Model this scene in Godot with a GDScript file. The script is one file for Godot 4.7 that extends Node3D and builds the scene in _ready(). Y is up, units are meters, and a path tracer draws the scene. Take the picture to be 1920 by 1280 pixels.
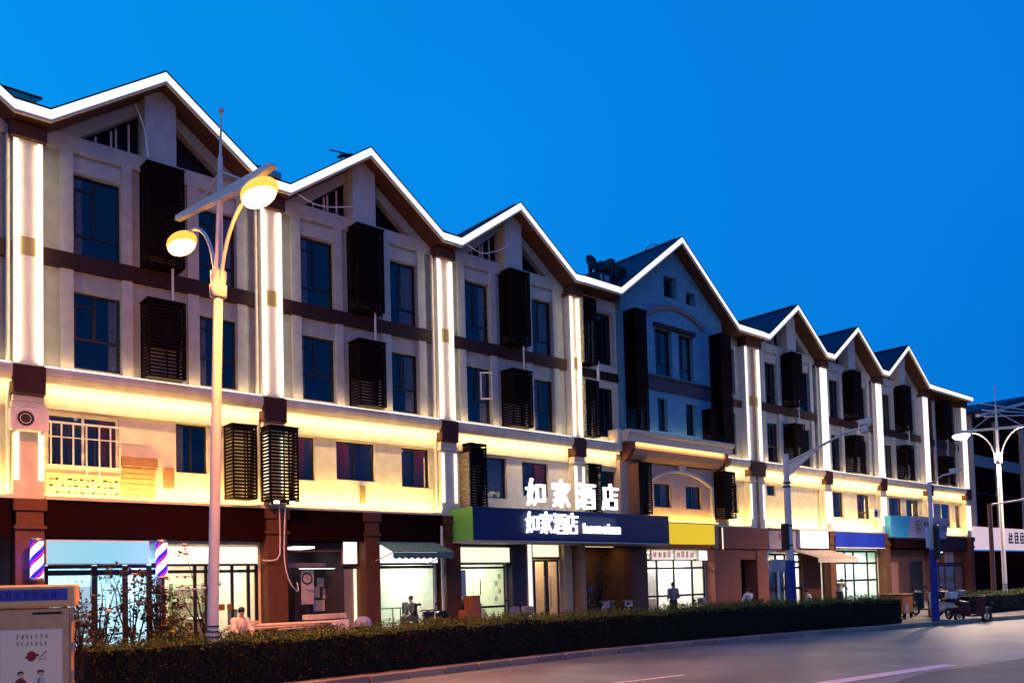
extends Node3D
# World: x runs along the terrace, y is up, z points from the facades to the street. Metres.
const BAY := 6.6
var M := {}
var counts := {}
var cache := {}
var rng := RandomNumberGenerator.new()


class MB:
	var st := SurfaceTool.new()
	var off := Vector3.ZERO
	var n := 0
	func _init(o := Vector3.ZERO) -> void:
		off = o
		st.begin(Mesh.PRIMITIVE_TRIANGLES)
		st.set_smooth_group(-1)
	func smooth(on: bool) -> void:
		st.set_smooth_group(0 if on else -1)
	func tri(a: Vector3, b: Vector3, c: Vector3) -> void:
		st.add_vertex(a - off); st.add_vertex(b - off); st.add_vertex(c - off)
		n += 1
	func face(p: Array, centre: Vector3) -> void:      # a flat convex face that looks away from centre
		var mid := Vector3.ZERO
		for v in p: mid += v
		mid /= p.size()
		var nrm: Vector3 = (p[2] - p[0]).cross(p[1] - p[0])
		var flip: bool = nrm.dot(mid - centre) < 0.0
		for i in range(1, p.size() - 1):
			if flip: tri(p[0], p[i + 1], p[i])
			else: tri(p[0], p[i], p[i + 1])
	func box(x0: float, y0: float, z0: float, x1: float, y1: float, z1: float) -> MB:
		return hull8([Vector3(x0, y0, z0), Vector3(x1, y0, z0), Vector3(x1, y1, z0), Vector3(x0, y1, z0), Vector3(x0, y0, z1), Vector3(x1, y0, z1), Vector3(x1, y1, z1), Vector3(x0, y1, z1)])
	func hull8(p: Array) -> MB:
		var c := Vector3.ZERO
		for v in p: c += v
		c /= 8.0
		for f in [[0, 1, 2, 3], [4, 5, 6, 7], [0, 1, 5, 4], [3, 2, 6, 7], [0, 3, 7, 4], [1, 2, 6, 5]]:
			face([p[f[0]], p[f[1]], p[f[2]], p[f[3]]], c)
		return self
	func obox(t: Transform3D, s: Vector3) -> MB:
		var p := []
		for z in [-0.5, 0.5]:
			for q in [[-0.5, -0.5], [0.5, -0.5], [0.5, 0.5], [-0.5, 0.5]]:
				p.append(t * Vector3(q[0] * s.x, q[1] * s.y, z * s.z))
		return hull8(p)
	func bevel(x0: float, y0: float, z0: float, x1: float, y1: float, z1: float, b: float) -> MB:
		var c := Vector3(x0 + x1, y0 + y1, z0 + z1) * 0.5
		var h := Vector3(x1 - x0, y1 - y0, z1 - z0) * 0.5
		b = minf(b, minf(h.x, minf(h.y, h.z)) * 0.9)
		var v := func(sx: float, sy: float, sz: float, a: int) -> Vector3:
			return c + Vector3(sx * (h.x - (0.0 if a == 0 else b)), sy * (h.y - (0.0 if a == 1 else b)), sz * (h.z - (0.0 if a == 2 else b)))
		for s in [-1.0, 1.0]:
			face([v.call(s, -1, -1, 0), v.call(s, 1, -1, 0), v.call(s, 1, 1, 0), v.call(s, -1, 1, 0)], c)
			face([v.call(-1, s, -1, 1), v.call(1, s, -1, 1), v.call(1, s, 1, 1), v.call(-1, s, 1, 1)], c)
			face([v.call(-1, -1, s, 2), v.call(1, -1, s, 2), v.call(1, 1, s, 2), v.call(-1, 1, s, 2)], c)
			for t in [-1.0, 1.0]:
				face([v.call(s, t, -1, 0), v.call(s, t, 1, 0), v.call(s, t, 1, 1), v.call(s, t, -1, 1)], c)
				face([v.call(s, -1, t, 0), v.call(s, 1, t, 0), v.call(s, 1, t, 2), v.call(s, -1, t, 2)], c)
				face([v.call(-1, s, t, 1), v.call(1, s, t, 1), v.call(1, s, t, 2), v.call(-1, s, t, 2)], c)
				for u in [-1.0, 1.0]:
					face([v.call(s, t, u, 0), v.call(s, t, u, 1), v.call(s, t, u, 2)], c)
		return self
	func prism(poly: Array, a: float, b: float, axis := "z") -> MB:   # poly in (x, y), pushed along z; or in (z, y), pushed along x; or (x, z) along y
		var pts := PackedVector2Array(poly)
		if Geometry2D.is_polygon_clockwise(pts): pts.reverse()
		var idx := Geometry2D.triangulate_polygon(pts)
		var at := func(p: Vector2, d: float) -> Vector3:
			return Vector3(p.x, p.y, d) if axis == "z" else Vector3(d, p.y, p.x) if axis == "x" else Vector3(p.x, d, p.y)
		var lo := minf(a, b)
		var hi := maxf(a, b)
		var up: Vector3 = at.call(Vector2.ZERO, 1.0)
		for i in range(0, idx.size(), 3):
			for d in [lo, hi]:
				var q := [at.call(pts[idx[i]], d), at.call(pts[idx[i + 1]], d), at.call(pts[idx[i + 2]], d)]
				face(q, (q[0] + q[1] + q[2]) / 3.0 - up * (1.0 if d == hi else -1.0))
		for i in pts.size():
			var p := pts[i]
			var r := pts[(i + 1) % pts.size()]
			var e := (r - p).normalized()
			var out := Vector2(e.y, -e.x)
			var q2 := [at.call(p, lo), at.call(r, lo), at.call(r, hi), at.call(p, hi)]
			var m: Vector3 = (q2[0] + q2[1] + q2[2] + q2[3]) / 4.0
			face(q2, m - at.call(out, 0.0) * 1.0)
		return self
	func tube(p: Array, r, sides := 8, caps := true) -> MB:      # r: one radius or one per point
		var rings := []
		var prev := Vector3.ZERO
		for i in p.size():
			var d: Vector3 = ((p[mini(i + 1, p.size() - 1)] - p[maxi(i - 1, 0)]) as Vector3).normalized()
			var x: Vector3 = prev if prev != Vector3.ZERO else (Vector3.UP if absf(d.y) < 0.9 else Vector3.RIGHT)
			x = (x - d * x.dot(d)).normalized()
			prev = x
			var y := d.cross(x)
			var rad: float = r[i] if r is Array else r
			var ring := []
			for k in sides:
				var a := TAU * k / sides
				ring.append(p[i] + (x * cos(a) + y * sin(a)) * rad)
			rings.append(ring)
		smooth(sides > 5)
		for i in p.size() - 1:
			for k in sides:
				var c: Vector3 = (p[i] + p[i + 1]) * 0.5
				face([rings[i][k], rings[i][(k + 1) % sides], rings[i + 1][(k + 1) % sides], rings[i + 1][k]], c)
		smooth(false)
		if caps:
			face(rings[0], p[1]); face(rings[-1], p[-2])
		return self
	func lathe(prof: Array, t: Transform3D, sides := 16) -> MB:   # prof: Vector2(radius, height), turned round t's y axis
		smooth(true)
		for i in prof.size() - 1:
			for k in sides:
				var a := TAU * k / sides
				var b := TAU * (k + 1) / sides
				var p0: Vector2 = prof[i]
				var p1: Vector2 = prof[i + 1]
				var q := [t * Vector3(cos(a) * p0.x, p0.y, sin(a) * p0.x), t * Vector3(cos(b) * p0.x, p0.y, sin(b) * p0.x), t * Vector3(cos(b) * p1.x, p1.y, sin(b) * p1.x), t * Vector3(cos(a) * p1.x, p1.y, sin(a) * p1.x)]
				var e := (p1 - p0).normalized()
				var mid := (a + b) * 0.5
				var outw: Vector3 = t.basis * Vector3(cos(mid) * e.y, -e.x, sin(mid) * e.y)
				var m: Vector3 = (q[0] + q[1] + q[2] + q[3]) / 4.0
				if p0.x < 1e-5: q = [q[0], q[2], q[3]]
				elif p1.x < 1e-5: q = [q[0], q[1], q[2]]
				face(q, m - outw)
		smooth(false)
		return self
	func ball(c: Vector3, r: Vector3, rows := 8, sides := 12) -> MB:
		var prof := []
		for i in rows + 1:
			var a := -PI / 2 + PI * i / rows
			prof.append(Vector2(cos(a) if i % rows else 0.0, sin(a)))
		return lathe(prof, Transform3D(Basis.from_scale(r), c), sides)
	func torus(c: Vector3, b: Basis, R: float, r: float, seg := 20, sides := 8) -> MB:   # round b's y axis
		var prof := []
		for i in sides + 1:
			var a := -TAU * i / sides
			prof.append(Vector2(R + r * cos(a), -r * sin(a)))
		return lathe(prof, Transform3D(b, c), seg)
	func plate(a: Vector3, b: Vector3, c: Vector3, d: Vector3) -> MB:      # one textured face, corners: upper left, upper right, lower right, lower left
		var p := [a, b, c, d]
		var uv := [Vector2(0, 0), Vector2(1, 0), Vector2(1, 1), Vector2(0, 1)]
		for i in [0, 1, 2, 0, 2, 3]:
			st.set_uv(uv[i]); st.add_vertex(p[i] - off)
		n += 2
		return self
	func done() -> ArrayMesh:
		st.generate_normals()
		return st.commit()


func numbered(called: String, parent: Node) -> String:
	var key := str(parent.get_instance_id()) + called
	var k: int = counts.get(key, 0)
	counts[key] = k + 1
	return called if k == 0 else "%s_%03d" % [called, k]


func obj(called: String, shape, mat: Material, parent: Node = self) -> MeshInstance3D:
	var o := MeshInstance3D.new()
	o.name = numbered(called, parent)
	o.mesh = shape.done() if shape is MB else shape
	o.material_override = mat
	parent.add_child(o, true)
	return o


func thing(called: String, label: String, category: String, at := Vector3.ZERO, turn := 0.0, group := "") -> Node3D:
	var o := Node3D.new()
	o.name = numbered(called, self)
	add_child(o, true)
	o.position = at
	o.rotation.y = turn
	return tag(o, label, category, group)


func tag(o: Node3D, label: String, category: String, group := "") -> Node3D:
	o.set_meta("label", label)
	o.set_meta("category", category)
	if group: o.set_meta("group", group)
	return o


func struct(called: String, mb, mat: Material) -> MeshInstance3D:
	var o := obj(called, mb, mat)
	o.set_meta("kind", "structure")
	return o


func dup(src: Node3D, label: String, at: Vector3, turn := 0.0) -> Node3D:
	var o: Node3D = src.duplicate()
	o.name = numbered(str(src.name).rstrip("0123456789_"), self)
	add_child(o, true)
	o.position = at
	o.rotation.y = turn
	o.set_meta("label", label)
	return o


# Light: a glowing face and, just in front of it, an area light of its size.
func area(at: Vector3, to: Vector3, along: Vector3, size: Vector2, col: Color, e: float) -> void:
	var l := AreaLight3D.new()
	l.name = numbered("strip_light", self)
	l.area_size = size
	l.area_normalize_energy = false
	l.light_color = col
	l.light_energy = e
	l.shadow_enabled = true
	l.area_range = 60.0
	l.area_attenuation = 2.0
	add_child(l, true)
	var z := -to.normalized()
	var x := (along - z * along.dot(z)).normalized()
	l.transform = Transform3D(Basis(x, z.cross(x), z), at)


func noise_tex(freq: float, seed_: int, lo: float, hi: float, oct := 4, size := 512) -> NoiseTexture2D:
	var f := FastNoiseLite.new()
	f.seed = seed_
	f.frequency = freq
	f.fractal_octaves = oct
	f.noise_type = FastNoiseLite.TYPE_SIMPLEX_SMOOTH
	var t := NoiseTexture2D.new()
	t.width = size
	t.height = size
	t.seamless = true
	t.noise = f
	var g := Gradient.new()
	g.offsets = PackedFloat32Array([0.25, 0.75])
	g.colors = PackedColorArray([Color(lo, lo, lo), Color(hi, hi, hi)])
	t.color_ramp = g
	return t


func mat(r: float, g: float, b: float, rough := 0.8, tex := "", scale := Vector3(0.35, 0.35, 0.35), bump := "", bump_cm := 0.3) -> StandardMaterial3D:
	var m := StandardMaterial3D.new()
	m.albedo_color = Color(r, g, b).linear_to_srgb()
	m.roughness = rough
	m.metallic_specular = 0.4
	if tex or bump:
		m.uv1_triplanar = true
		m.uv1_world_triplanar = true
		m.uv1_scale = scale
	if tex: m.albedo_texture = cache[tex]
	if bump:
		m.heightmap_enabled = true
		m.heightmap_texture = cache[bump]
		m.heightmap_scale = bump_cm
	return m


func glow(r: float, g: float, b: float, e: float, base := 0.6) -> StandardMaterial3D:
	var m := mat(base, base, base, 0.6)
	m.emission_enabled = true
	m.emission = Color(r, g, b).linear_to_srgb()
	m.emission_energy_multiplier = e
	return m


func glass(r: float, g: float, b: float, a: float, spec := 0.5) -> StandardMaterial3D:
	var m := StandardMaterial3D.new()
	m.transparency = BaseMaterial3D.TRANSPARENCY_ALPHA
	m.albedo_color = Color(r, g, b, a)
	m.roughness = 0.04
	m.metallic_specular = spec
	return m


func make_materials() -> void:
	cache.stain = noise_tex(0.012, 3, 0.93, 1.0, 5)
	cache.road = noise_tex(0.004, 51, 0.8, 1.0, 6, 1024)
	cache.fine = noise_tex(0.05, 9, 0.55, 1.0, 3)
	cache.grain = noise_tex(0.12, 21, 0.0, 1.0, 2)
	cache.patch = noise_tex(0.009, 33, 0.55, 1.0, 5)
	M.wall = mat(0.31, 0.34, 0.355, 0.85, "stain", Vector3(0.3, 0.26, 0.3))
	M.trim = mat(0.41, 0.44, 0.455, 0.75, "stain", Vector3(0.3, 0.26, 0.3))
	M.cream = mat(0.70, 0.62, 0.50, 0.8, "stain", Vector3(0.3, 0.25, 0.3))
	M.blue_wall = mat(0.08, 0.27, 0.44, 0.85, "stain", Vector3(0.3, 0.26, 0.3))
	M.band = mat(0.024, 0.006, 0.006, 0.7, "stain")
	M.block = mat(0.06, 0.013, 0.009, 0.7, "stain")
	M.fascia = mat(0.012, 0.0025, 0.0025, 0.85, "stain")
	M.fascia.metallic_specular = 0.15
	M.soffit = mat(0.085, 0.035, 0.02, 0.7, "stain")
	M.roof = mat(0.03, 0.022, 0.12, 0.6, "fine", Vector3(1, 1, 1), "grain", 0.6)
	M.pillar = mat(0.105, 0.042, 0.02, 0.75, "stain", Vector3(0.8, 0.3, 0.8), "grain", 0.2)
	M.pillar_dark = mat(0.10, 0.045, 0.04, 0.75, "stain", Vector3(0.8, 0.3, 0.8))
	M.louvre = mat(0.014, 0.005, 0.004, 0.7, "fine")
	M.louvre.metallic_specular = 0.2
	M.louvre_lit_paint = mat(0.55, 0.47, 0.33, 0.6, "fine")  # dark louvres' sides recoloured cream, light from the columns painted in
	M.frame = mat(0.012, 0.012, 0.016, 0.4)
	M.white = mat(0.72, 0.70, 0.68, 0.5, "stain", Vector3(0.8, 0.3, 0.8))
	M.pane = glass(0.02, 0.05, 0.16, 0.35, 0.5)
	M.shop_pane = glass(0.8, 0.9, 0.9, 0.06, 0.5)
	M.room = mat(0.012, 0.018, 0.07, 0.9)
	M.curtain = mat(0.70, 0.70, 0.72, 0.9, "fine", Vector3(2, 0.3, 2))
	M.curtain_red = mat(0.40, 0.14, 0.09, 0.9, "fine", Vector3(2, 0.3, 2))
	M.curtain_red.backlight_enabled = true
	M.curtain_red.backlight = Color(0.9, 0.5, 0.4)
	M.bulb = glow(1.0, 0.8, 0.6, 0.7)
	M.dark = mat(0.015, 0.013, 0.014, 0.6)
	M.metal = mat(0.35, 0.35, 0.37, 0.35)
	M.metal.metallic = 0.8
	M.pipe = mat(0.6, 0.58, 0.56, 0.5, "stain")
	M.led = glow(1.0, 0.90, 0.68, 1.18)
	M.column = mat(0.72, 0.70, 0.66, 0.7, "stain", Vector3(0.7, 0.15, 0.7))
	M.led_far = glow(1.0, 0.93, 0.82, 1.25)
	M.led_roof = glow(1.0, 0.95, 0.87, 1.12)
	M.led_warm = glow(1.0, 0.72, 0.28, 1.6)
	M.sign_white = glow(1.0, 0.98, 0.95, 1.5)
	M.sign_cream = glow(1.0, 0.92, 0.62, 1.15)
	M.inside = mat(0.75, 0.74, 0.68, 0.8, "stain")
	M.inside_cream = mat(0.75, 0.70, 0.56, 0.8, "stain")
	M.inside_green = mat(0.55, 0.70, 0.42, 0.8, "stain")
	M.inside_blue = mat(0.56, 0.72, 0.78, 0.8, "stain")
	M.tile_floor = mat(0.45, 0.42, 0.4, 0.3, "fine")
	M.tube_lamp = glow(1.0, 0.98, 0.92, 3.0)
	M.wood = mat(0.20, 0.10, 0.045, 0.55, "fine", Vector3(0.6, 5, 0.6))
	M.black = mat(0.008, 0.008, 0.009, 0.35)
	M.skin = mat(0.40, 0.22, 0.14, 0.6)
	M.hair = mat(0.01, 0.008, 0.007, 0.5)


# ---------------------------------------------------------------- facades
func wall_around(mb: MB, x0: float, x1: float, y0: float, y1: float, z0: float, z1: float, holes: Array) -> void:
	var xs := [x0, x1]
	for h in holes:
		for x in [h[0], h[2]]:
			if x > x0 and x < x1 and not xs.has(x): xs.append(x)
	xs.sort()
	for i in xs.size() - 1:
		var mid: float = (xs[i] + xs[i + 1]) * 0.5
		var cuts := []
		for h in holes:
			if h[0] < mid and h[2] > mid: cuts.append([maxf(h[1], y0), minf(h[3], y1)])
		cuts.sort_custom(func(a, b): return a[0] < b[0])
		var y := y0
		for c in cuts:
			if c[0] > y: mb.box(xs[i], y, z0, xs[i + 1], c[0], z1)
			y = maxf(y, c[1])
		if y < y1: mb.box(xs[i], y, z0, xs[i + 1], y1, z1)


# style: "two" (transom upper left, rail low), "two_high", "plain", "slide"; curtain: share of the width covered from the left (+) or from the right (-)
func window(house: Node3D, x0: float, y0: float, x1: float, y1: float, style := "two", curtain := 0.0, cmat: Material = null, depth := 0.11, framemat: Material = null) -> MeshInstance3D:
	var o := house.position
	var f := MB.new(o)
	var zf := -depth
	var t := 0.055
	f.box(x0, y0, zf - 0.06, x0 + t, y1, zf)
	f.box(x1 - t, y0, zf - 0.06, x1, y1, zf)
	f.box(x0 + t, y1 - t, zf - 0.06, x1 - t, y1, zf)
	f.box(x0 + t, y0, zf - 0.06, x1 - t, y0 + t, zf)
	var w := x1 - x0
	var h := y1 - y0
	var panes := []
	var ix0 := x0 + t
	var ix1 := x1 - t
	var iy0 := y0 + t
	var iy1 := y1 - t
	if style == "plain":
		panes = [[ix0, iy0, ix1, iy1]]
	elif style == "slide":
		var xm := x0 + w * 0.5
		f.box(xm - 0.03, iy0, zf - 0.06, xm + 0.03, iy1, zf)
		panes = [[ix0, iy0, xm - 0.03, iy1], [xm + 0.03, iy0, ix1, iy1]]
	else:
		var xm := x0 + w * 0.46
		var yr := y0 + h * (0.27 if style == "two" else 0.4)
		var yt := y1 - h * 0.17
		f.box(xm - 0.03, yr, zf - 0.06, xm + 0.03, iy1, zf)
		f.box(ix0, yr - 0.03, zf - 0.06, ix1, yr + 0.03, zf)
		f.box(ix0, yt - 0.025, zf - 0.06, xm - 0.03, yt + 0.025, zf)
		f.box(ix0 + 0.0, yr + 0.03, zf - 0.05, ix0 + 0.035, yt - 0.025, zf + 0.004)
		f.box(xm - 0.065, yr + 0.03, zf - 0.05, xm - 0.03, yt - 0.025, zf + 0.004)
		panes = [[ix0, iy0, ix1, yr - 0.03], [ix0 + 0.035, yr + 0.03, xm - 0.065, yt - 0.025], [ix0, yt + 0.025, xm - 0.03, iy1], [xm + 0.03, yr + 0.03, ix1, iy1]]
	var win := obj("window", f, framemat if framemat else M.frame, house)
	for p in panes:
		obj("pane", MB.new(o).box(p[0], p[1], zf - 0.036, p[2], p[3], zf - 0.028), M.pane, win)
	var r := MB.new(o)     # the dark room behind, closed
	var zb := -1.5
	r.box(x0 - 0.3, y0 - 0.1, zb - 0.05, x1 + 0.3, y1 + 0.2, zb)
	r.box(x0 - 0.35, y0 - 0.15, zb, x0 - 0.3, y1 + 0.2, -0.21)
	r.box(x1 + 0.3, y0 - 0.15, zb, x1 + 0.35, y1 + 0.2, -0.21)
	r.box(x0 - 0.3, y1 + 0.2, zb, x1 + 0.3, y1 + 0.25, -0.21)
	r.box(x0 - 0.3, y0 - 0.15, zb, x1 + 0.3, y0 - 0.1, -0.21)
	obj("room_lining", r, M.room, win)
	if cmat != null and cmat != M.curtain:      # these rooms have a dim lamp on
		var bulb := Vector3((x0 + x1) * 0.5, y1 + 0.05, -0.85)
		obj("room_lamp", MB.new(o).ball(bulb, Vector3(0.05, 0.05, 0.05), 6, 10), M.bulb, win)
		var l := OmniLight3D.new()
		l.name = numbered("room_light", self)
		l.light_color = Color(1, 0.7, 0.5)
		l.light_energy = 1.6
		l.light_size = 0.05
		l.shadow_enabled = true
		add_child(l, true)
		l.position = bulb
	if curtain != 0.0:
		obj("curtain", pleats(o, x0 + 0.02 if curtain > 0 else x1 - 0.02 + w * curtain, x0 + 0.02 + w * curtain if curtain > 0 else x1 - 0.02, y0 + 0.04, y1 - 0.02, zf - 0.13), cmat if cmat else M.curtain, win)
	return win


func pleats(o: Vector3, x0: float, x1: float, y0: float, y1: float, z: float) -> MB:
	var m := MB.new(o)
	var k := maxi(4, int((x1 - x0) / 0.1))
	m.smooth(true)
	for i in k:
		var xa := lerpf(x0, x1, float(i) / k)
		var xb := lerpf(x0, x1, float(i + 1) / k)
		var za := z + 0.035 * sin(i * 2.6) + 0.012 * sin(i * 0.6)
		var zb := z + 0.035 * sin((i + 1) * 2.6) + 0.012 * sin((i + 1) * 0.6)
		m.face([Vector3(xa, y0, za), Vector3(xb, y0, zb), Vector3(xb, y1, zb), Vector3(xa, y1, za)], Vector3((xa + xb) / 2, (y0 + y1) / 2, z - 5))
	return m


# A slatted box that hides an air conditioner. Each slat runs round its front and both sides.
func louvre(house: Node3D, x0: float, x1: float, y0: float, y1: float, z0: float, z1: float, m: Material, pitch := 0.1, lid := true, backed := 0.0) -> MeshInstance3D:
	var o := house.position
	var f := MB.new(o)
	var t := 0.045
	for x in [x0, x1 - t]:
		for z in [z0, z1 - t]: f.box(x, y0, z, x + t, y1, z + t)
	for y in [y0, y1 - t]:
		f.box(x0 + t, y, z1 - t, x1 - t, y + t, z1)
		f.box(x0, y, z0 + t, x0 + t, y + t, z1 - t)
		f.box(x1 - t, y, z0 + t, x1, y + t, z1 - t)
	f.box((x0 + x1) / 2 - 0.02, y0 + t, z1 - t, (x0 + x1) / 2 + 0.02, y1 - t, z1 - 0.012)
	if lid: f.box(x0 - 0.02, y1, z0, x1 + 0.02, y1 + 0.04, z1 + 0.02)
	f.box(x0 + t, y0, z0, x1 - t, y0 + 0.03, z1 - t)
	if backed > 0.0:      # a unit and boards close the upper share of the box
		f.box(x0 + 0.1, y1 - (y1 - y0) * backed, z0 + 0.06, x1 - 0.1, y1 - 0.1, z1 - 0.12)
	var b := obj("louvre_box", f, m, house)
	var key := "slat%.2f_%.2f" % [x1 - x0, z1 - z0]
	if not cache.has(key):
		var s := MB.new()
		var w := x1 - x0
		var d := z1 - z0
		s.box(0.006, 0, d - 0.03, w - 0.006, 0.058, d - 0.008)
		s.box(0.006, 0, 0, 0.026, 0.058, d - 0.03)
		s.box(w - 0.026, 0, 0, w - 0.006, 0.058, d - 0.03)
		cache[key] = s.done()
	var y := y0 + t + 0.03
	while y < y1 - t - 0.06:
		var sl := obj("slat", cache[key], m, b)
		sl.position = Vector3(x0, y, z0) - o
		y += pitch
	return b


func strip(house: Node3D, x0: float, y0: float, z0: float, x1: float, y1: float, z1: float, m: Material) -> void:
	obj("light_strip", MB.new(house.position).box(x0, y0, z0, x1, y1, z1), m, house)


# A lit column between two bays, from the sign band to the eaves. w: half width.
func column(house: Node3D, xc: float, w: float, lit := 1.0, lower := true) -> void:
	var o := house.position
	obj("column", MB.new(o).box(xc - w, 7.66, -0.05, xc + w, 13.5, 0.34), M.column, house)
	var sw := 0.11 if xc < 36 else 0.25
	obj("column_foot", MB.new(o).bevel(xc - w - 0.04, 6.9, -0.05, xc + w + 0.04, 7.655, 0.52, 0.03), M.block, house)
	var m := MB.new(o)
	m.box(xc - w - 0.02, 4.29, -0.05, xc + w + 0.02, 6.58, 0.36)
	m.box(xc - w - 0.06, 6.60, -0.05, xc + w + 0.06, 6.72, 0.42)
	m.box(xc - w - 0.02, 6.74, -0.05, xc + w + 0.02, 6.895, 0.38)
	obj("lower_column", m, M.cream, house)
	obj("column_cap", MB.new(o).box(xc - w - 0.08, 13.5, -0.05, xc + w + 0.08, 13.86, 0.5), M.soffit, house)
	obj("column_patch", MB.new(o).box(xc - w + 0.16, 10.5, 0.3, xc + w - 0.16, 10.98, 0.345), mat(0.33, 0.26, 0.12, 0.7, "stain"), house)
	var lm: Material = M.led if xc < 20 else M.led_far
	for s in [-1.0, 1.0]:
		var a: float = xc + s * w
		strip(house, minf(a, a - s * sw), 7.72, 0.342, maxf(a, a - s * sw), 13.46, 0.40, lm)
		area(Vector3(a + s * 0.02, 10.6, 0.36), Vector3(s * 0.9, 0, -0.35), Vector3.UP, Vector2(5.6, 0.05), Color(1, 0.87, 0.58), (4.6 if xc < 25 else 1.3) * lit)
		area(Vector3(a - s * (sw + 0.01), 10.6, 0.385), Vector3(-s * 0.8, 0, -0.6), Vector3.UP, Vector2(5.6, 0.03), Color(1, 0.84, 0.60), 6.0 * lit)
		if lower:
			strip(house, minf(a, a - s * sw), 4.75, 0.362, maxf(a, a - s * sw), 6.5, 0.41, lm)
			area(Vector3(a + s * 0.02, 5.6, 0.37), Vector3(s * 0.9, 0, -0.35), Vector3.UP, Vector2(1.7, 0.05), Color(1, 0.78, 0.45), 5.0 * lit)


# The rounded cornice, the cove and the beam under it, with the lines of light that wash the walls.
func cornice(house: Node3D, x0: float, x1: float, lit := 1.0) -> void:
	var o := house.position
	obj("cornice", MB.new(o).prism([Vector2(-0.15, 7.27), Vector2(0.3, 7.27), Vector2(0.4, 7.32), Vector2(0.47, 7.41), Vector2(0.5, 7.52), Vector2(0.49, 7.6), Vector2(0.44, 7.66), Vector2(0.36, 7.68), Vector2(-0.15, 7.68)], x0, x1, "x"), M.cream, house)
	obj("beam", MB.new(o).box(x0, 6.68, -0.15, x1, 7.265, 0.12), M.cream, house)
	strip(house, x0, 7.682, 0.30, x1, 7.72, 0.36, M.led)
	strip(house, x0, 7.225, 0.29, x1, 7.266, 0.34, M.led_warm)
	strip(house, x0, 4.40, 0.28, x1, 4.44, 0.34, M.led_warm)
	var xm := (x0 + x1) * 0.5
	var w := x1 - x0 - 0.1
	area(Vector3(xm, 7.74, 0.30), Vector3(0, 0.8, -0.6), Vector3.RIGHT, Vector2(w, 0.05), Color(1, 0.80, 0.50), 9.0 * lit)
	area(Vector3(xm, 7.73, 0.37), Vector3(0, 0.5, 0.8), Vector3.RIGHT, Vector2(w, 0.03), Color(1, 0.84, 0.6), 4.0 * lit)
	area(Vector3(xm, 7.21, 0.32), Vector3(0, -0.85, -0.5), Vector3.RIGHT, Vector2(w, 0.05), Color(1, 0.84, 0.52), 25.0 * lit)
	area(Vector3(xm, 4.46, 0.36), Vector3(0, 0.85, -0.5), Vector3.RIGHT, Vector2(w, 0.05), Color(1, 0.84, 0.44), 54.0 * lit)


func eaves(house: Node3D, line: Array, zf: float, zb: float, m: Material) -> void:     # line: the underside of the fascia, left to right
	var o := house.position
	var f := MB.new(o)
	var r := MB.new(o)
	var s := MB.new(o)
	var e := MB.new(o)
	var l := MB.new(o)
	for i in line.size() - 1:
		var a: Vector2 = line[i]
		var b: Vector2 = line[i + 1]
		var up := Vector2(0, 1)
		f.prism([a + up * 0.07, b + up * 0.07, b + up * 0.33, a + up * 0.33], zf - 0.06, zf)
		l.prism([a, b, b + up * 0.068, a + up * 0.068], zf - 0.06, zf + 0.03)
		e.prism([a + up * 0.333, b + up * 0.333, b + up * 0.375, a + up * 0.375], zf - 0.22, zf + 0.02)
		s.prism([a + up * 0.03, b + up * 0.03, b + up * 0.09, a + up * 0.09], -0.6, zf - 0.062)
		r.prism([a + up * 0.13, b + up * 0.13, b + up * 0.325, a + up * 0.325], zb, zf - 0.064)
	obj("roof", r, M.roof, house)
	obj("soffit", s, M.soffit, house)
	obj("eaves_light", f, m, house)
	obj("roof_edge", e, M.dark, house)
	obj("eaves_lip", l, M.cream, house)


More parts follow.
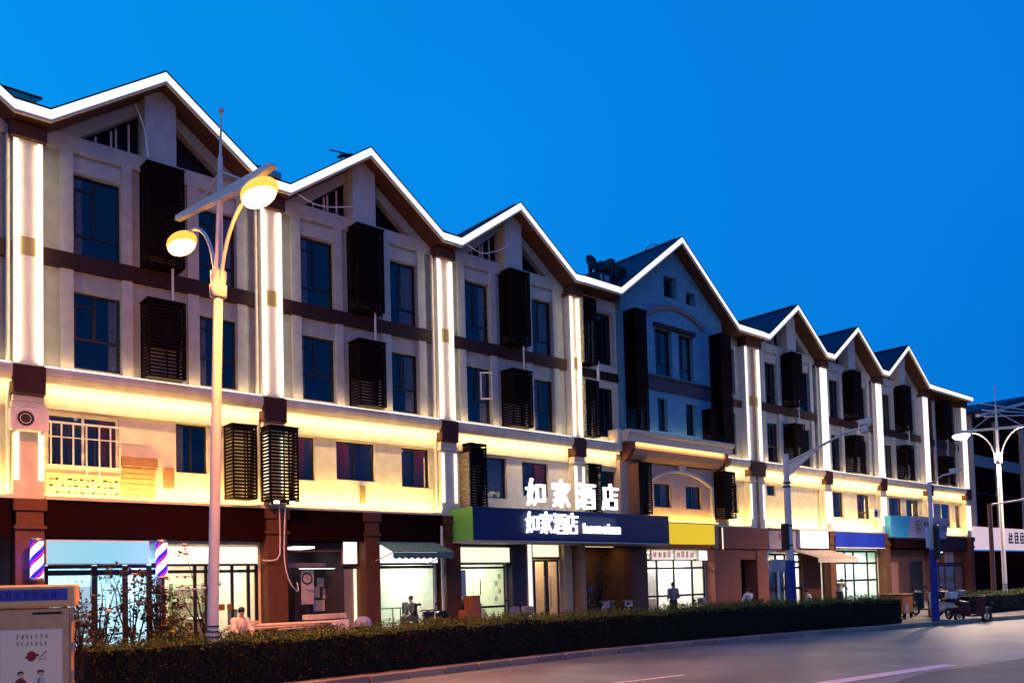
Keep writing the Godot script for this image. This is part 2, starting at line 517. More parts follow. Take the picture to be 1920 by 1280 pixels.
# One gabled house of the terrace. u0: centre of its left column.
func gabled_house(u0: float, label: String, opt := {}) -> Node3D:
	var h := thing("terraced_house", label, "house", Vector3(u0, 0, 0), 0.0, "gabled houses of the lit terrace")
	var o := h.position
	var lit: float = opt.get("lit", 1.0)
	var a := u0
	var w4: Array = opt.get("w4", [["two", 0.0], ["two", 0.0]])
	var w3: Array = opt.get("w3", [["two_high", 0.0], ["two_high", 0.0]])
	var xl := a + 1.13
	var xr := a + 4.48
	var holes := [[xl, 7.85, xl + 1.2, 9.92], [xr, 7.85, xr + 1.13, 9.92], [xl, 10.9, xl + 1.2, 13.12], [xr, 10.9, xr + 1.13, 13.12]]
	var wl := MB.new(o)
	wall_around(wl, a + 0.33, a + 6.27, 7.6, 13.65, -0.2, 0.0, holes)
	obj("wall", wl, M.wall, h)
	for x in [[0.80, 1.12], [2.34, 2.62], [4.14, 4.47], [5.62, 5.92]]:
		obj("pilaster", MB.new(o).box(a + x[0], 7.69, 0.001, a + x[1], 13.66, 0.09), M.trim, h)
	for q in [[1.13, 2.33], [4.48, 5.61]]:
		obj("header_panel", MB.new(o).box(a + q[0], 13.16, 0.001, a + q[1], 13.56, 0.03), M.trim, h)
	# gable: rail, rakes, pier and the dark loft behind
	obj("gable_rail", MB.new(o).prism([Vector2(a + .33, 13.66), Vector2(a + .33, 13.9), Vector2(a + .42, 13.9), Vector2(a + .7, 14.1), Vector2(a + 5.9, 14.1), Vector2(a + 6.18, 13.9), Vector2(a + 6.27, 13.9), Vector2(a + 6.27, 13.66)], -0.2, 0.10), M.trim, h)
	obj("rake_board", MB.new(o).prism([Vector2(a + .7, 14.1), Vector2(a + 1.27, 14.1), Vector2(a + 2.87, 15.33), Vector2(a + 2.87, 15.69)], -0.2, 0.08), M.wall, h)
	obj("rake_board", MB.new(o).prism([Vector2(a + 5.9, 14.1), Vector2(a + 5.32, 14.1), Vector2(a + 3.73, 15.33), Vector2(a + 3.73, 15.69)], -0.2, 0.08), M.wall, h)
	obj("pier", MB.new(o).prism([Vector2(a + 2.87, 13.76), Vector2(a + 2.87, 15.69), Vector2(a + 3.3, 16.0), Vector2(a + 3.73, 15.69), Vector2(a + 3.73, 13.76)], -0.2, 0.42), M.trim, h)
	obj("loft_back", MB.new(o).prism([Vector2(a + .6, 13.9), Vector2(a + 3.3, 15.9), Vector2(a + 6.0, 13.9)], -0.7, -0.6), M.room, h)
	for q in opt.get("bars", [1.75, 2.15, 2.28, 2.62, 4.25, 4.6]):
		var top: float = 14.08 + (q - 1.25) * 0.74 if q < 3.3 else 14.08 + (5.35 - q) * 0.74
		obj("loft_bar", MB.new(o).box(a + q, 14.1, -0.3, a + q + (0.05 if q < 3.3 else 0.04), maxf(14.3, top), -0.26), M.white if q < 2.7 else M.frame, h)
	# floor band
	obj("floor_band", MB.new(o).box(a + .33, 10.46, 0.002, a + 6.27, 10.9, 0.13), M.band, h)
	window(h, xl, 10.9, xl + 1.2, 13.12, w4[0][0], w4[0][1])
	window(h, xr, 10.9, xr + 1.13, 13.12, w4[1][0], w4[1][1])
	window(h, xl, 7.85, xl + 1.2, 9.92, w3[0][0], w3[0][1])
	window(h, xr, 7.85, xr + 1.13, 9.92, w3[1][0], w3[1][1])
	louvre(h, a + 2.84, a + 3.86, 10.93, 13.72, 0.0, 0.68, M.louvre, 0.1, true, 0.86)
	louvre(h, a + 2.84, a + 3.86, 7.76, 9.9, 0.0, 0.68, M.louvre, 0.1, true, 0.55)
	obj("drain_pipe", MB.new(o).tube([Vector3(a + 3.55, 9.95, 0.55), Vector3(a + 3.55, 10.9, 0.55)], 0.035, 8), M.pipe, h)
	if opt.get("own_column", true): obj("downpipe", MB.new(o).tube([Vector3(a - 0.42, 4.3, 0.16), Vector3(a - 0.42, 13.6, 0.16)], 0.055, 8), M.pipe, h)
	if opt.get("own_column", true): column(h, a, 0.33, lit)
	cornice(h, a + 0.375, a + 6.225, lit)
	# second floor
	var holes2 := []
	for w in opt.get("w2", []): holes2.append([w[0], w[1], w[2], w[3]])
	var w2 := MB.new(o)
	wall_around(w2, a + 0.3, a + 6.3, 4.27, 6.675, -0.2, 0.0, holes2)
	obj("second_floor_wall", w2, M.cream, h)
	for w in opt.get("w2", []): window(h, w[0], w[1], w[2], w[3], w[4], w[5], w[6], 0.11, w[7] if w.size() > 7 else null)
	eaves(h, [Vector2(a - 0.02, 13.87), Vector2(a + 0.41, 13.87), Vector2(a + 3.3, 15.97), Vector2(a + 6.19, 13.87), Vector2(a + 6.58, 13.87)], 0.9, -9.0, M.led_roof)
	obj("ridge_cap", MB.new(o).box(a + 3.22, 16.3, -9.0, a + 3.38, 16.36, 0.6), mat(0.3, 0.33, 0.4, 0.4), h)
	# the rest of the house: back, party walls
	obj("rear_wall", MB.new(o).box(a, 0, -9.2, a + BAY, 13.9, -9.0), M.wall, h)
	obj("party_wall", MB.new(o).box(a - 0.1, 0, -9.0, a + 0.1, 13.9, -0.2), M.wall, h)
	obj("floor_slab", MB.new(o).box(a + 0.1, 4.15, -9.0, a + 6.5, 4.25, -0.21), M.wall, h)
	# ground-floor pillar and sign band
	if opt.get("own_column", true): pillar(h, a, M.pillar)
	if opt.get("fascia", true):
		obj("fascia_band", MB.new(o).box(a + 0.38, 3.32, 0.0, a + 6.22, 4.27, 0.42), M.fascia, h)
	else:
		obj("lintel", MB.new(o).box(a + 0.38, 3.32, -0.1, a + 6.22, 4.27, 0.12), M.fascia, h)
	obj("drip_ledge", MB.new(o).box(a + 0.35, 4.275, 0.0, a + 6.25, 4.34, 0.5), M.cream, h)
	return h


func pillar(h: Node3D, xc: float, m: Material, w := 0.33) -> void:
	var o := h.position
	var p := MB.new(o)
	p.bevel(xc - w, 0, -0.2, xc + w, 3.5, 0.5, 0.015)
	p.bevel(xc - w + 0.02, 3.6, -0.2, xc + w - 0.02, 3.96, 0.52, 0.015)
	obj("pillar", p, m, h)
	obj("pillar_capital", MB.new(o).bevel(xc - w - 0.05, 3.96, -0.2, xc + w + 0.05, 4.27, 0.58, 0.02).bevel(xc - w - 0.04, 3.5, -0.2, xc + w + 0.04, 3.6, 0.57, 0.02), m, h)


# A shop behind its front: closed room with a lit ceiling. Parts of the house.
func shop(h: Node3D, x0: float, x1: float, y1: float, depth: float, m: Material, e: float, col := Color(1, 0.97, 0.9)) -> void:
	var o := h.position
	var r := MB.new(o)
	r.box(x0 - 0.1, 0, -depth - 0.1, x1 + 0.1, y1 + 0.1, -depth)
	r.box(x0 - 0.1, 0, -depth, x0, y1 + 0.1, 0.0)
	r.box(x1, 0, -depth, x1 + 0.1, y1 + 0.1, 0.0)
	r.box(x0, y1, -depth, x1, y1 + 0.1, 0.0)
	obj("shop_room", r, m, h)
	obj("shop_floor", MB.new(o).box(x0, -0.06, -depth, x1, 0.03, 0.3), M.tile_floor, h)
	if e > 0:
		var n := maxi(1, int((x1 - x0) / 1.6))
		for i in n:
			var xc := lerpf(x0, x1, (i + 0.5) / n)
			obj("ceiling_lamp", MB.new(o).box(xc - 0.35, y1 - 0.06, -depth * 0.5 - 0.6, xc + 0.35, y1 - 0.002, -depth * 0.5 + 0.6), M.tube_lamp, h)
			area(Vector3(xc, y1 - 0.07, -depth * 0.5), Vector3.DOWN, Vector3.RIGHT, Vector2(0.7, 1.2), col, e)


# Glazed shop front: dark frame, panes. xs: post positions, ys: rail heights
func shop_front(h: Node3D, xs: Array, ys: Array, z: float, m: Material, t := 0.06) -> void:
	var o := h.position
	var f := MB.new(o)
	for x in xs: f.box(x - t / 2, ys[0], z - 0.06, x + t / 2, ys[-1], z)
	for i in xs.size() - 1:
		for y in ys: f.box(xs[i] + t / 2, y - t / 2, z - 0.058, xs[i + 1] - t / 2, y + t / 2, z - 0.002)
	var fr := obj("shop_front", f, m, h)
	for i in xs.size() - 1:
		for j in ys.size() - 1:
			obj("pane", MB.new(o).box(xs[i] + t / 2, ys[j] + t / 2, z - 0.034, xs[i + 1] - t / 2, ys[j + 1] - t / 2, z - 0.026), M.shop_pane, fr)


func lightbox(called: String, label: String, x0: float, y0: float, x1: float, y1: float, z0: float, z1: float, m: Material, cat := "sign") -> Node3D:
	var t := thing(called, label, cat, Vector3((x0 + x1) / 2, y0, z0))
	obj("case", MB.new(t.position).bevel(x0, y0, z0, x1, y1, z1 - 0.02, 0.01), M.white, t)
	obj("lit_face", MB.new(t.position).box(x0 + 0.025, y0 + 0.025, z1 - 0.02, x1 - 0.025, y1 - 0.025, z1), m, t)
	return t


func hotel_block() -> Node3D:
	var h := thing("hotel_building", "blue-grey house with the tallest gable, arched mouldings and a projecting cornice", "house", Vector3(19.8, 0, 0))
	var o := h.position
	# flat wings either side
	for w in [[20.08, 22.75, 21.42, 22.4, 1.0], [30.05, 32.0, 30.55, 31.45, -1.0]]:
		var mb := MB.new(o)
		wall_around(mb, w[0], w[1], 7.6, 13.9, -0.2, 0.0, [[w[2], 7.95, w[3], 10.07], [w[2], 11.08, w[3], 13.3]])
		obj("wing_wall", mb, M.cream if w[4] > 0 else M.wall, h)
		window(h, w[2], 7.95, w[3], 10.07, "slide", 0.0)
		window(h, w[2], 11.08, w[3], 13.3, "slide", 0.2)
		obj("wing_band", MB.new(o).box(w[0], 10.4, 0.002, w[1], 10.75, 0.07), M.band, h)
		obj("window_surround", MB.new(o).box(w[2] - 0.12, 11.0, 0.003, w[2] - 0.01, 13.42, 0.06).box(w[3] + 0.01, 11.0, 0.003, w[3] + 0.12, 13.42, 0.06).box(w[2] - 0.01, 13.31, 0.003, w[3] + 0.01, 13.42, 0.06), M.trim, h)
		var m2 := MB.new(o)
		wall_around(m2, w[0], w[1], 4.27, 7.28, -0.2, 0.0, [[w[2], 5.05, w[3], 6.5]])
		obj("second_floor_wall", m2, M.cream, h)
		window(h, w[2], 5.05, w[3], 6.5, "slide", 0.35, M.curtain)
	cornice(h, 20.2, 22.3)
	cornice(h, 30.25, 31.9)
	column(h, 19.8, 0.28)
	column(h, 32.55, 0.62)
	obj("downpipe", MB.new(o).tube([Vector3(32.55, 4.3, 0.40), Vector3(32.55, 13.4, 0.40)], 0.06, 8), mat(0.25, 0.17, 0.1, 0.6, "stain"), h)
	for y in [[10.8, 13.5], [7.76, 10.05], [4.45, 6.6]]:
		louvre(h, 20.12, 20.86, y[0], y[1], 0.0, 0.6, M.louvre, 0.1, true, 0.3)
		var s := MB.new(o)
		s.box(20.075, y[0], 0.03, 20.09, y[1], 0.58)
		var sp := obj("painted_lit_side", s, M.louvre_lit_paint, h)  # pale slats paint the column strip's light on the dark box's side
		var yy: float = y[0] + 0.03
		while yy < y[1] - 0.08:
			obj("slat", MB.new(o).box(20.045, yy, 0.03, 20.075, yy + 0.075, 0.58), M.louvre_lit_paint, sp)
			yy += 0.105
	obj("drain_pipe", MB.new(o).tube([Vector3(20.95, 10.0, 0.5), Vector3(20.95, 10.95, 0.5)], 0.06, 8), M.white, h)
	# the gabled front, which stands forward of the wings
	var z := 0.3
	var f := MB.new(o)
	var holes := [[24.95, 11.05, 26.15, 13.2], [26.65, 11.05, 27.75, 13.2], [25.0, 8.5, 25.68, 10.0], [27.05, 8.5, 27.78, 10.0]]
	wall_around(f, 22.7, 30.1, 8.2, 13.85, -0.2, z, holes)
	obj("gable_front", f, M.blue_wall, h)
	var g := MB.new(o)
	var top := func(x: float) -> float: return 17.17 - absf(x - 26.4) * 0.757
	for q in [[22.7, 25.72], [26.65, 27.36], [28.07, 30.1]]:
		var poly := [Vector2(q[0], 13.85), Vector2(q[0], maxf(13.9, top.call(q[0]))), Vector2(q[1], maxf(13.9, top.call(q[1]))), Vector2(q[1], 13.85)]
		g.prism(poly, -0.2, z)
	g.prism([Vector2(25.72, 15.76), Vector2(25.72, top.call(25.72)), Vector2(26.4, 17.17), Vector2(26.65, top.call(26.65)), Vector2(26.65, 15.76)], -0.2, z)
	g.box(25.72, 13.85, -0.2, 26.65, 14.76, z)
	g.prism([Vector2(27.36, 15.32), Vector2(27.36, top.call(27.36)), Vector2(28.07, top.call(28.07)), Vector2(28.07, 15.32)], -0.2, z)
	g.box(27.36, 13.85, -0.2, 28.07, 14.7, z)
	obj("gable_top", g, M.blue_wall, h)
	window(h, 25.72, 14.76, 26.65, 15.76, "plain", 0.0, null, 0.06)
	window(h, 27.36, 14.7, 28.07, 15.32, "plain", 0.0, null, 0.06)
	window(h, 24.95, 11.05, 26.15, 13.2, "two", 0.3, M.curtain, -0.12)
	window(h, 26.65, 11.05, 27.75, 13.2, "two", -0.35, M.curtain, -0.12)
	window(h, 25.0, 8.5, 25.68, 10.0, "plain", 0.3, M.curtain, -0.12)
	window(h, 27.05, 8.5, 27.78, 10.0, "plain", 0.0, null, -0.12)
	obj("window_head", MB.new(o).box(24.85, 13.21, z + 0.002, 27.85, 13.4, z + 0.12), M.band, h)
	for x in [25.28, 25.45, 25.9]: obj("gable_bar", MB.new(o).box(x + 0.6, 14.77, 0.12, x + 0.62, 15.75, 0.14), M.frame, h)
	var arc := []
	for i in 13:
		var t := -1.0 + i / 6.0
		arc.append(Vector2(26.45 + 2.1 * t, 14.42 - 0.62 * t * t))
	arch(h, arc, 0.22, z + 0.001, z + 0.12, mat(0.16, 0.17, 0.2, 0.8, "stain"), "arched_moulding")
	obj("floor_band", MB.new(o).box(23.62, 10.3, z + 0.002, 28.98, 10.88, z + 0.06).box(23.62, 10.89, z + 0.002, 28.98, 10.97, z + 0.14), mat(0.035, 0.04, 0.08, 0.7, "stain"), h)
	louvre(h, 22.85, 23.58, 8.25, 13.45, z, 0.98, M.louvre, 0.1, true, 0.8)
	louvre(h, 29.02, 29.85, 8.25, 13.45, z, 0.98, M.louvre, 0.1, true, 0.9)
	louvre(h, 28.25, 28.95, 8.25, 9.75, z, 0.8, M.louvre, 0.1, true, 0.7)
	# projecting cornice over the arch
	obj("balcony_cornice", MB.new(o).prism([Vector2(0.3, 7.72), Vector2(0.86, 7.72), Vector2(0.9, 7.85), Vector2(0.9, 7.98), Vector2(1.04, 8.06), Vector2(1.04, 8.2), Vector2(0.3, 8.2)], 22.2, 29.75, "x"), M.cream, h)
	obj("cornice_end", MB.new(o).bevel(21.95, 7.3, 0.0, 22.19, 8.25, 0.6, 0.02), M.cream, h)
	obj("lower_cornice", MB.new(o).prism([Vector2(0.3, 6.98), Vector2(0.5, 7.02), Vector2(0.7, 7.2), Vector2(0.8, 7.45), Vector2(0.8, 7.66), Vector2(0.3, 7.66)], 22.75, 29.2, "x"), mat(0.5, 0.3, 0.18, 0.75, "stain"), h)
	for x in [22.5, 29.22]: obj("bracket", MB.new(o).prism([Vector2(0.3, 6.95), Vector2(0.55, 7.0), Vector2(0.86, 7.4), Vector2(0.86, 7.7), Vector2(0.3, 7.7)], x, x + 0.22, "x"), mat(0.22, 0.07, 0.04, 0.7, "stain"), h)
	strip(h, 22.75, 8.21, 0.55, 29.2, 8.245, 0.62, M.led)
	area(Vector3(26.0, 8.26, 0.55), Vector3(0, 0.8, -0.5), Vector3.RIGHT, Vector2(6.4, 0.04), Color(1, 0.8, 0.5), 4.0)
	area(Vector3(26.0, 8.26, 0.66), Vector3(0, 0.4, 0.9), Vector3.RIGHT, Vector2(6.4, 0.04), Color(1, 0.86, 0.6), 3.0)
	strip(h, 22.8, 7.664, 0.82, 29.1, 7.70, 0.86, M.led_warm)
	area(Vector3(26.0, 7.65, 0.87), Vector3(0, -0.6, -0.7), Vector3.RIGHT, Vector2(6.4, 0.04), Color(1, 0.72, 0.4), 14.0)
	# second floor: pink wall with a blind arch
	var pink := mat(0.52, 0.36, 0.30, 0.8, "stain", Vector3(0.6, 0.16, 0.6), "grain", 0.2)
	var m3 := MB.new(o)
	wall_around(m3, 22.35, 30.15, 4.27, 6.98, -0.2, z - 0.02, [[24.55, 5.06, 25.78, 6.13], [26.82, 5.06, 28.05, 6.13]])
	obj("arch_wall", m3, pink, h)
	window(h, 24.55, 5.06, 25.78, 6.13, "slide", -0.4, M.curtain, -0.14)
	window(h, 26.82, 5.06, 28.05, 6.13, "slide", 0.3, M.curtain, -0.14)
	var arc2 := []
	for i in 17:
		var t := -1.0 + i / 8.0
		arc2.append(Vector2(26.4 + 2.35 * t, 6.78 - 0.62 * t * t))
	arch(h, arc2, 0.12, z - 0.019, z + 0.12, M.cream, "blind_arch")
	for x in [24.0, 28.68]: obj("arch_jamb", MB.new(o).box(x, 4.35, z - 0.019, x + 0.12, 6.16, z + 0.115), M.cream, h)
	obj("keystone", MB.new(o).prism([Vector2(26.3, 6.8), Vector2(26.22, 7.0), Vector2(26.64, 7.0), Vector2(26.56, 6.8)], z, z + 0.2), M.cream, h)
	louvre(h, 22.95, 23.75, 4.65, 6.85, z, 0.85, M.louvre, 0.1, true, 0.3)
	var s2 := obj("painted_lit_side", MB.new(o).box(22.9, 4.65, z, 22.92, 6.85, 0.83), mat(0.3, 0.13, 0.07, 0.6), h)  # lighter side slats, the wash of light put into their colour
	var y3 := 4.7
	while y3 < 6.75:
		obj("slat", MB.new(o).box(22.87, y3, z, 22.9, y3 + 0.075, 0.83), mat_once("lit_side_slat", 0.3, 0.13, 0.07), s2)
		y3 += 0.105
	louvre(h, 29.0, 29.9, 4.65, 6.85, z, 0.9, M.louvre, 0.1, true, 0.75)
	strip(h, 22.4, 4.40, 0.5, 28.9, 4.44, 0.56, M.led_warm)
	area(Vector3(25.7, 4.46, 0.5), Vector3(0, 0.8, -0.6), Vector3.RIGHT, Vector2(6.4, 0.05), Color(1, 0.8, 0.3), 26.0)
	obj("drip_ledge", MB.new(o).box(20.1, 4.275, 0.0, 32.0, 4.34, 0.58), M.cream, h)
	eaves(h, [Vector2(19.8, 13.88), Vector2(22.1, 13.88), Vector2(26.4, 17.14), Vector2(30.7, 13.88), Vector2(32.98, 13.88)], 0.92, -9.0, M.led_roof)
	obj("ridge_cap", MB.new(o).box(26.32, 17.47, -9.0, 26.48, 17.53, 0.6), mat(0.3, 0.33, 0.4, 0.4), h)
	obj("rear_wall", MB.new(o).box(19.8, 0, -9.2, 33.0, 13.9, -9.0), M.wall, h)
	obj("party_wall", MB.new(o).box(19.7, 0, -9.0, 19.9, 13.9, -0.2), M.wall, h)
	obj("floor_slab", MB.new(o).box(19.9, 4.15, -9.0, 33.0, 4.25, -0.21), M.wall, h)
	# ground floor
	pillar(h, 19.72, mat(0.45, 0.27, 0.15, 0.7, "stain"), 0.14)
	obj("recess", MB.new(o).box(19.86, 0, -1.3, 22.9, 3.3, -1.2).box(22.72, 0, -1.2, 22.9, 3.3, 0.0).box(19.86, 3.3, -1.3, 22.9, 3.4, 0.1), mat(0.13, 0.075, 0.04, 0.75, "stain"), h)
	area(Vector3(21.3, 3.28, -0.3), Vector3(0, -1, 0), Vector3.RIGHT, Vector2(2.2, 0.08), Color(1, 0.72, 0.45), 7.0)
	obj("recess_lamp", MB.new(o).box(20.2, 3.285, -0.34, 22.4, 3.298, -0.26), M.led_warm, h)
	obj("recess_floor", MB.new(o).box(19.86, -0.06, -1.2, 22.72, 0.03, 0.3), M.tile_floor, h)
	obj("wide_pillar", MB.new(o).bevel(22.72, 0, -0.2, 23.75, 3.4, 0.45, 0.02), M.pillar_dark, h)
	obj("lintel", MB.new(o).box(19.95, 3.4, -0.2, 32.2, 4.27, 0.25), M.fascia, h)
	shop(h, 24.0, 28.45, 3.2, 4.0, M.inside, 22.0)
	shop_front(h, [24.03, 24.95, 26.15, 27.5, 28.4], [0.08, 1.1, 2.35, 2.72], -0.02, M.frame, 0.09)
	obj("fascia_tile", MB.new(o).bevel(23.76, 3.18, 0.0, 28.5, 3.39, 0.4, 0.01), mat(0.42, 0.16, 0.05, 0.6, "fine"), h)
	# the red block with a recessed door
	var red := mat(0.26, 0.075, 0.05, 0.7, "stain", Vector3(0.6, 0.3, 0.6), "grain", 0.25)
	var rb := MB.new(o)
	rb.bevel(29.0, 3.22, 0.0, 32.95, 4.26, 0.62, 0.02)
	rb.bevel(28.5, 0.0, -0.2, 30.6, 3.2, 0.55, 0.02)
	rb.bevel(32.0, 0.0, -0.2, 33.0, 3.2, 0.55, 0.02)
	rb.box(30.6, 2.72, -0.2, 32.0, 3.2, 0.5)
	obj("red_block", rb, red, h)
	obj("red_block_door", MB.new(o).box(30.6, 0.0, -0.35, 32.0, 2.7, -0.3), mat(0.10, 0.018, 0.014, 0.5, "fine", Vector3(0.6, 5, 0.6)), h)
	obj("side_post", MB.new(o).bevel(28.55, 3.22, 0.0, 28.98, 4.3, 0.5, 0.02), mat(0.3, 0.2, 0.17, 0.7, "stain"), h)
	strip(h, 29.02, 3.2, 0.63, 29.07, 4.22, 0.66, M.led)
	return h


func mat_once(key: String, r: float, g: float, b: float, rough := 0.7) -> StandardMaterial3D:
	if not cache.has("m_" + key): cache["m_" + key] = mat(r, g, b, rough, "stain")
	return cache["m_" + key]


func arch(h: Node3D, line: Array, thick: float, z0: float, z1: float, m: Material, called: String) -> void:
	var mb := MB.new(h.position)
	for i in line.size() - 1:
		mb.prism([line[i], line[i + 1], line[i + 1] - Vector2(0, thick), line[i] - Vector2(0, thick)], z0, z1)
	obj(called, mb, m, h)


# The flat-roofed house at the far end of the terrace.
func end_house() -> Node3D:
	var h := thing("terraced_house", "last house of the terrace, its straight eaves without a gable", "house", Vector3(52.8, 0, 0))
	var o := h.position
	var mb := MB.new(o)
	var holes := [[53.6, 7.85, 54.7, 9.9], [53.6, 10.9, 54.7, 13.1], [57.0, 7.85, 58.2, 9.9], [57.0, 10.9, 58.2, 13.1]]
	wall_around(mb, 53.1, 59.0, 7.6, 13.9, -0.2, 0.0, holes)
	obj("wall", mb, mat(0.12, 0.05, 0.04, 0.8, "stain"), h)
	for q in holes: window(h, q[0], q[1], q[2], q[3], "two", 0.3)
	for x in [53.38, 54.72, 56.75, 58.22]: obj("pilaster", MB.new(o).box(x, 7.7, 0.001, x + 0.2, 13.5, 0.1), M.trim, h)
	obj("floor_band", MB.new(o).box(53.1, 10.4, 0.002, 59.0, 10.86, 0.08), M.band, h)
	louvre(h, 55.3, 56.4, 7.8, 9.7, 0.0, 0.6, M.louvre, 0.1, true, 0.6)
	louvre(h, 55.3, 56.4, 11.0, 13.5, 0.0, 0.6, M.louvre, 0.1, true, 0.8)
	column(h, 52.8, 0.33)
	column(h, 59.1, 0.35)
	cornice(h, 53.2, 58.7)
	var w2 := MB.new(o)
	wall_around(w2, 53.1, 59.0, 4.27, 7.28, -0.2, 0.0, [[54.2, 4.9, 57.2, 6.6], [57.75, 4.9, 58.8, 6.6]])
	obj("second_floor_wall", w2, M.cream, h)
	window(h, 54.2, 4.9, 57.2, 6.6, "slide", 0.55, mat_once("curtain_gold", 0.5, 0.36, 0.14), 0.11, M.white)
	window(h, 57.75, 4.9, 58.8, 6.6, "plain", 0.6, mat_once("curtain_gold", 0.5, 0.36, 0.14), 0.11, M.white)
	eaves(h, [Vector2(52.4, 13.87), Vector2(59.55, 13.87)], 0.9, -9.0, M.led_roof)
	obj("rear_wall", MB.new(o).box(52.8, 0, -9.2, 59.4, 13.9, -9.0), M.wall, h)
	obj("end_wall", MB.new(o).box(59.2, 0, -9.0, 59.4, 13.9, -0.2), M.wall, h)
	obj("party_wall", MB.new(o).box(52.7, 0, -9.0, 52.9, 13.9, -0.2), M.wall, h)
	obj("floor_slab", MB.new(o).box(52.9, 4.15, -9.0, 59.2, 4.25, -0.21), M.wall, h)
	pillar(h, 52.8, M.pillar_dark)
	pillar(h, 59.1, mat_once("red_post", 0.16, 0.03, 0.02))
	obj("lintel", MB.new(o).box(53.15, 3.3, -0.1, 58.8, 4.27, 0.3), mat_once("red_lintel", 0.05, 0.008, 0.006), h)
	shop(h, 53.15, 58.7, 3.3, 3.5, mat_once("dark_shop", 0.12, 0.03, 0.025), 0.25, Color(1, 0.6, 0.5))
	shop_front(h, [53.2, 54.6, 55.6, 57.2, 58.6], [0.08, 2.3, 2.45], -0.02, mat_once("red_lintel", 0.05, 0.008, 0.006), 0.12)
	for x in [[53.5, 54.5], [55.75, 57.1]]: obj("fascia_panel", MB.new(o).box(x[0], 2.5, -0.08, x[1], 3.25, 0.0), mat_once("pink_panel", 0.55, 0.34, 0.28), h)
	return h


# The dark building beyond the terrace, with white posts, a blue roof and a pink sign band.
func far_building() -> void:
	var h := thing("end_building", "dark red building beyond the terrace with a blue roof and white posts", "building", Vector3(61.2, 0, 0))
	var o := h.position
	var red := mat(0.06, 0.004, 0.004, 0.85, "stain")
	var far_pane := mat(0.014, 0.003, 0.004, 0.6)
	far_pane.metallic_specular = 0.0
	obj("wall", MB.new(o).box(60.6, 5.5, -10, 84.0, 13.2, -0.4), red, h)
	obj("lower_wall", MB.new(o).box(60.6, 0.0, -10, 84.0, 3.4, -1.0), far_pane, h)
	for x in [61.3, 66.5, 71.9, 77.0]:
		obj("post", MB.new(o).bevel(x, 4.4, -0.4, x + 0.35, 13.4, 0.0, 0.02), mat(0.55, 0.42, 0.4, 0.6, "stain"), h)
	for x in [[61.7, 66.45], [66.9, 71.85], [72.3, 76.95]]:
		for y in [[5.2, 7.6], [7.8, 9.6], [10.6, 12.9]]:
			var w := obj("window", MB.new(o).box(x[0], y[0], -0.38, x[1], y[1], -0.3), far_pane, h)
			obj("pane", MB.new(o).box(x[0] + 0.1, y[0] + 0.1, -0.299, x[1] - 0.1, y[1] - 0.1, -0.285), far_pane, w)
		obj("sill_panel", MB.new(o).box(x[0], 9.65, -0.38, x[1], 10.5, -0.2), mat_once("grey_sill", 0.22, 0.19, 0.2), h)
	var r := MB.new(o)
	r.prism([Vector2(60.6, 13.2), Vector2(60.6, 13.45), Vector2(72.5, 16.1), Vector2(84.0, 13.45), Vector2(84.0, 13.2), Vector2(72.5, 15.8)], -10, 0.9)
	obj("roof", r, M.roof, h)
	obj("eaves_light", MB.new(o).prism([Vector2(60.6, 13.15), Vector2(72.5, 15.75), Vector2(84, 13.15), Vector2(84, 12.95), Vector2(72.5, 15.5), Vector2(60.6, 12.95)], 0.6, 0.9), M.white, h)
	obj("gable_wall", MB.new(o).prism([Vector2(60.6, 13.2), Vector2(72.5, 15.75), Vector2(84.0, 13.2)], -1.0, -0.4), red, h)
	for k in 3: obj("roof_rail", MB.new(o).tube([Vector3(60.6, 13.9 - k * 0.5, 1.0 + k * 0.1), Vector3(72.5, 14.6 - k * 0.1, 1.1), Vector3(84, 13.9 - k * 0.5, 1.0)], 0.06, 6), M.white, h)
	var b := thing("shop_sign", "pale pink sign band with black characters on the far dark building", "sign", Vector3(66, 3.7, -0.4))
	obj("panel", MB.new(b.position).box(60.7, 3.45, -0.4, 84.0, 5.1, 0.05), glow(0.9, 0.60, 0.56, 0.75), b)
	var gl := MB.new(b.position)
	var x0 := 67.4
	for k in 6:
		glyph_box(gl, x0 + k * 1.25, 3.9, 1.05, 0.9, 0.052, 0.09, 40 + k)
	obj("lettering", gl, M.black, b)


# An illegible character: a few strokes in a square.
func glyph_box(mb: MB, x: float, y: float, w: float, h: float, z0: float, z1: float, seed_: int) -> void:
	var r := RandomNumberGenerator.new()
	r.seed = seed_
	var t := w * 0.12
	var dz := 0.0
	for k in 3 + r.randi() % 2:
		var yy := y + h * (0.05 + 0.28 * k)
		dz += (z1 - z0) * 0.04
		mb.box(x + w * r.randf_range(0, 0.25), yy, z0, x + w * r.randf_range(0.7, 1.0), yy + t, z1 - dz)
	for k in 2:
		var xx := x + w * (r.randf_range(0.08, 0.35) + 0.45 * k)
		dz += (z1 - z0) * 0.05
		mb.box(xx, y + h * r.randf_range(0, 0.2), z0, xx + t, y + h * r.randf_range(0.8, 1.0), z1 - dz)


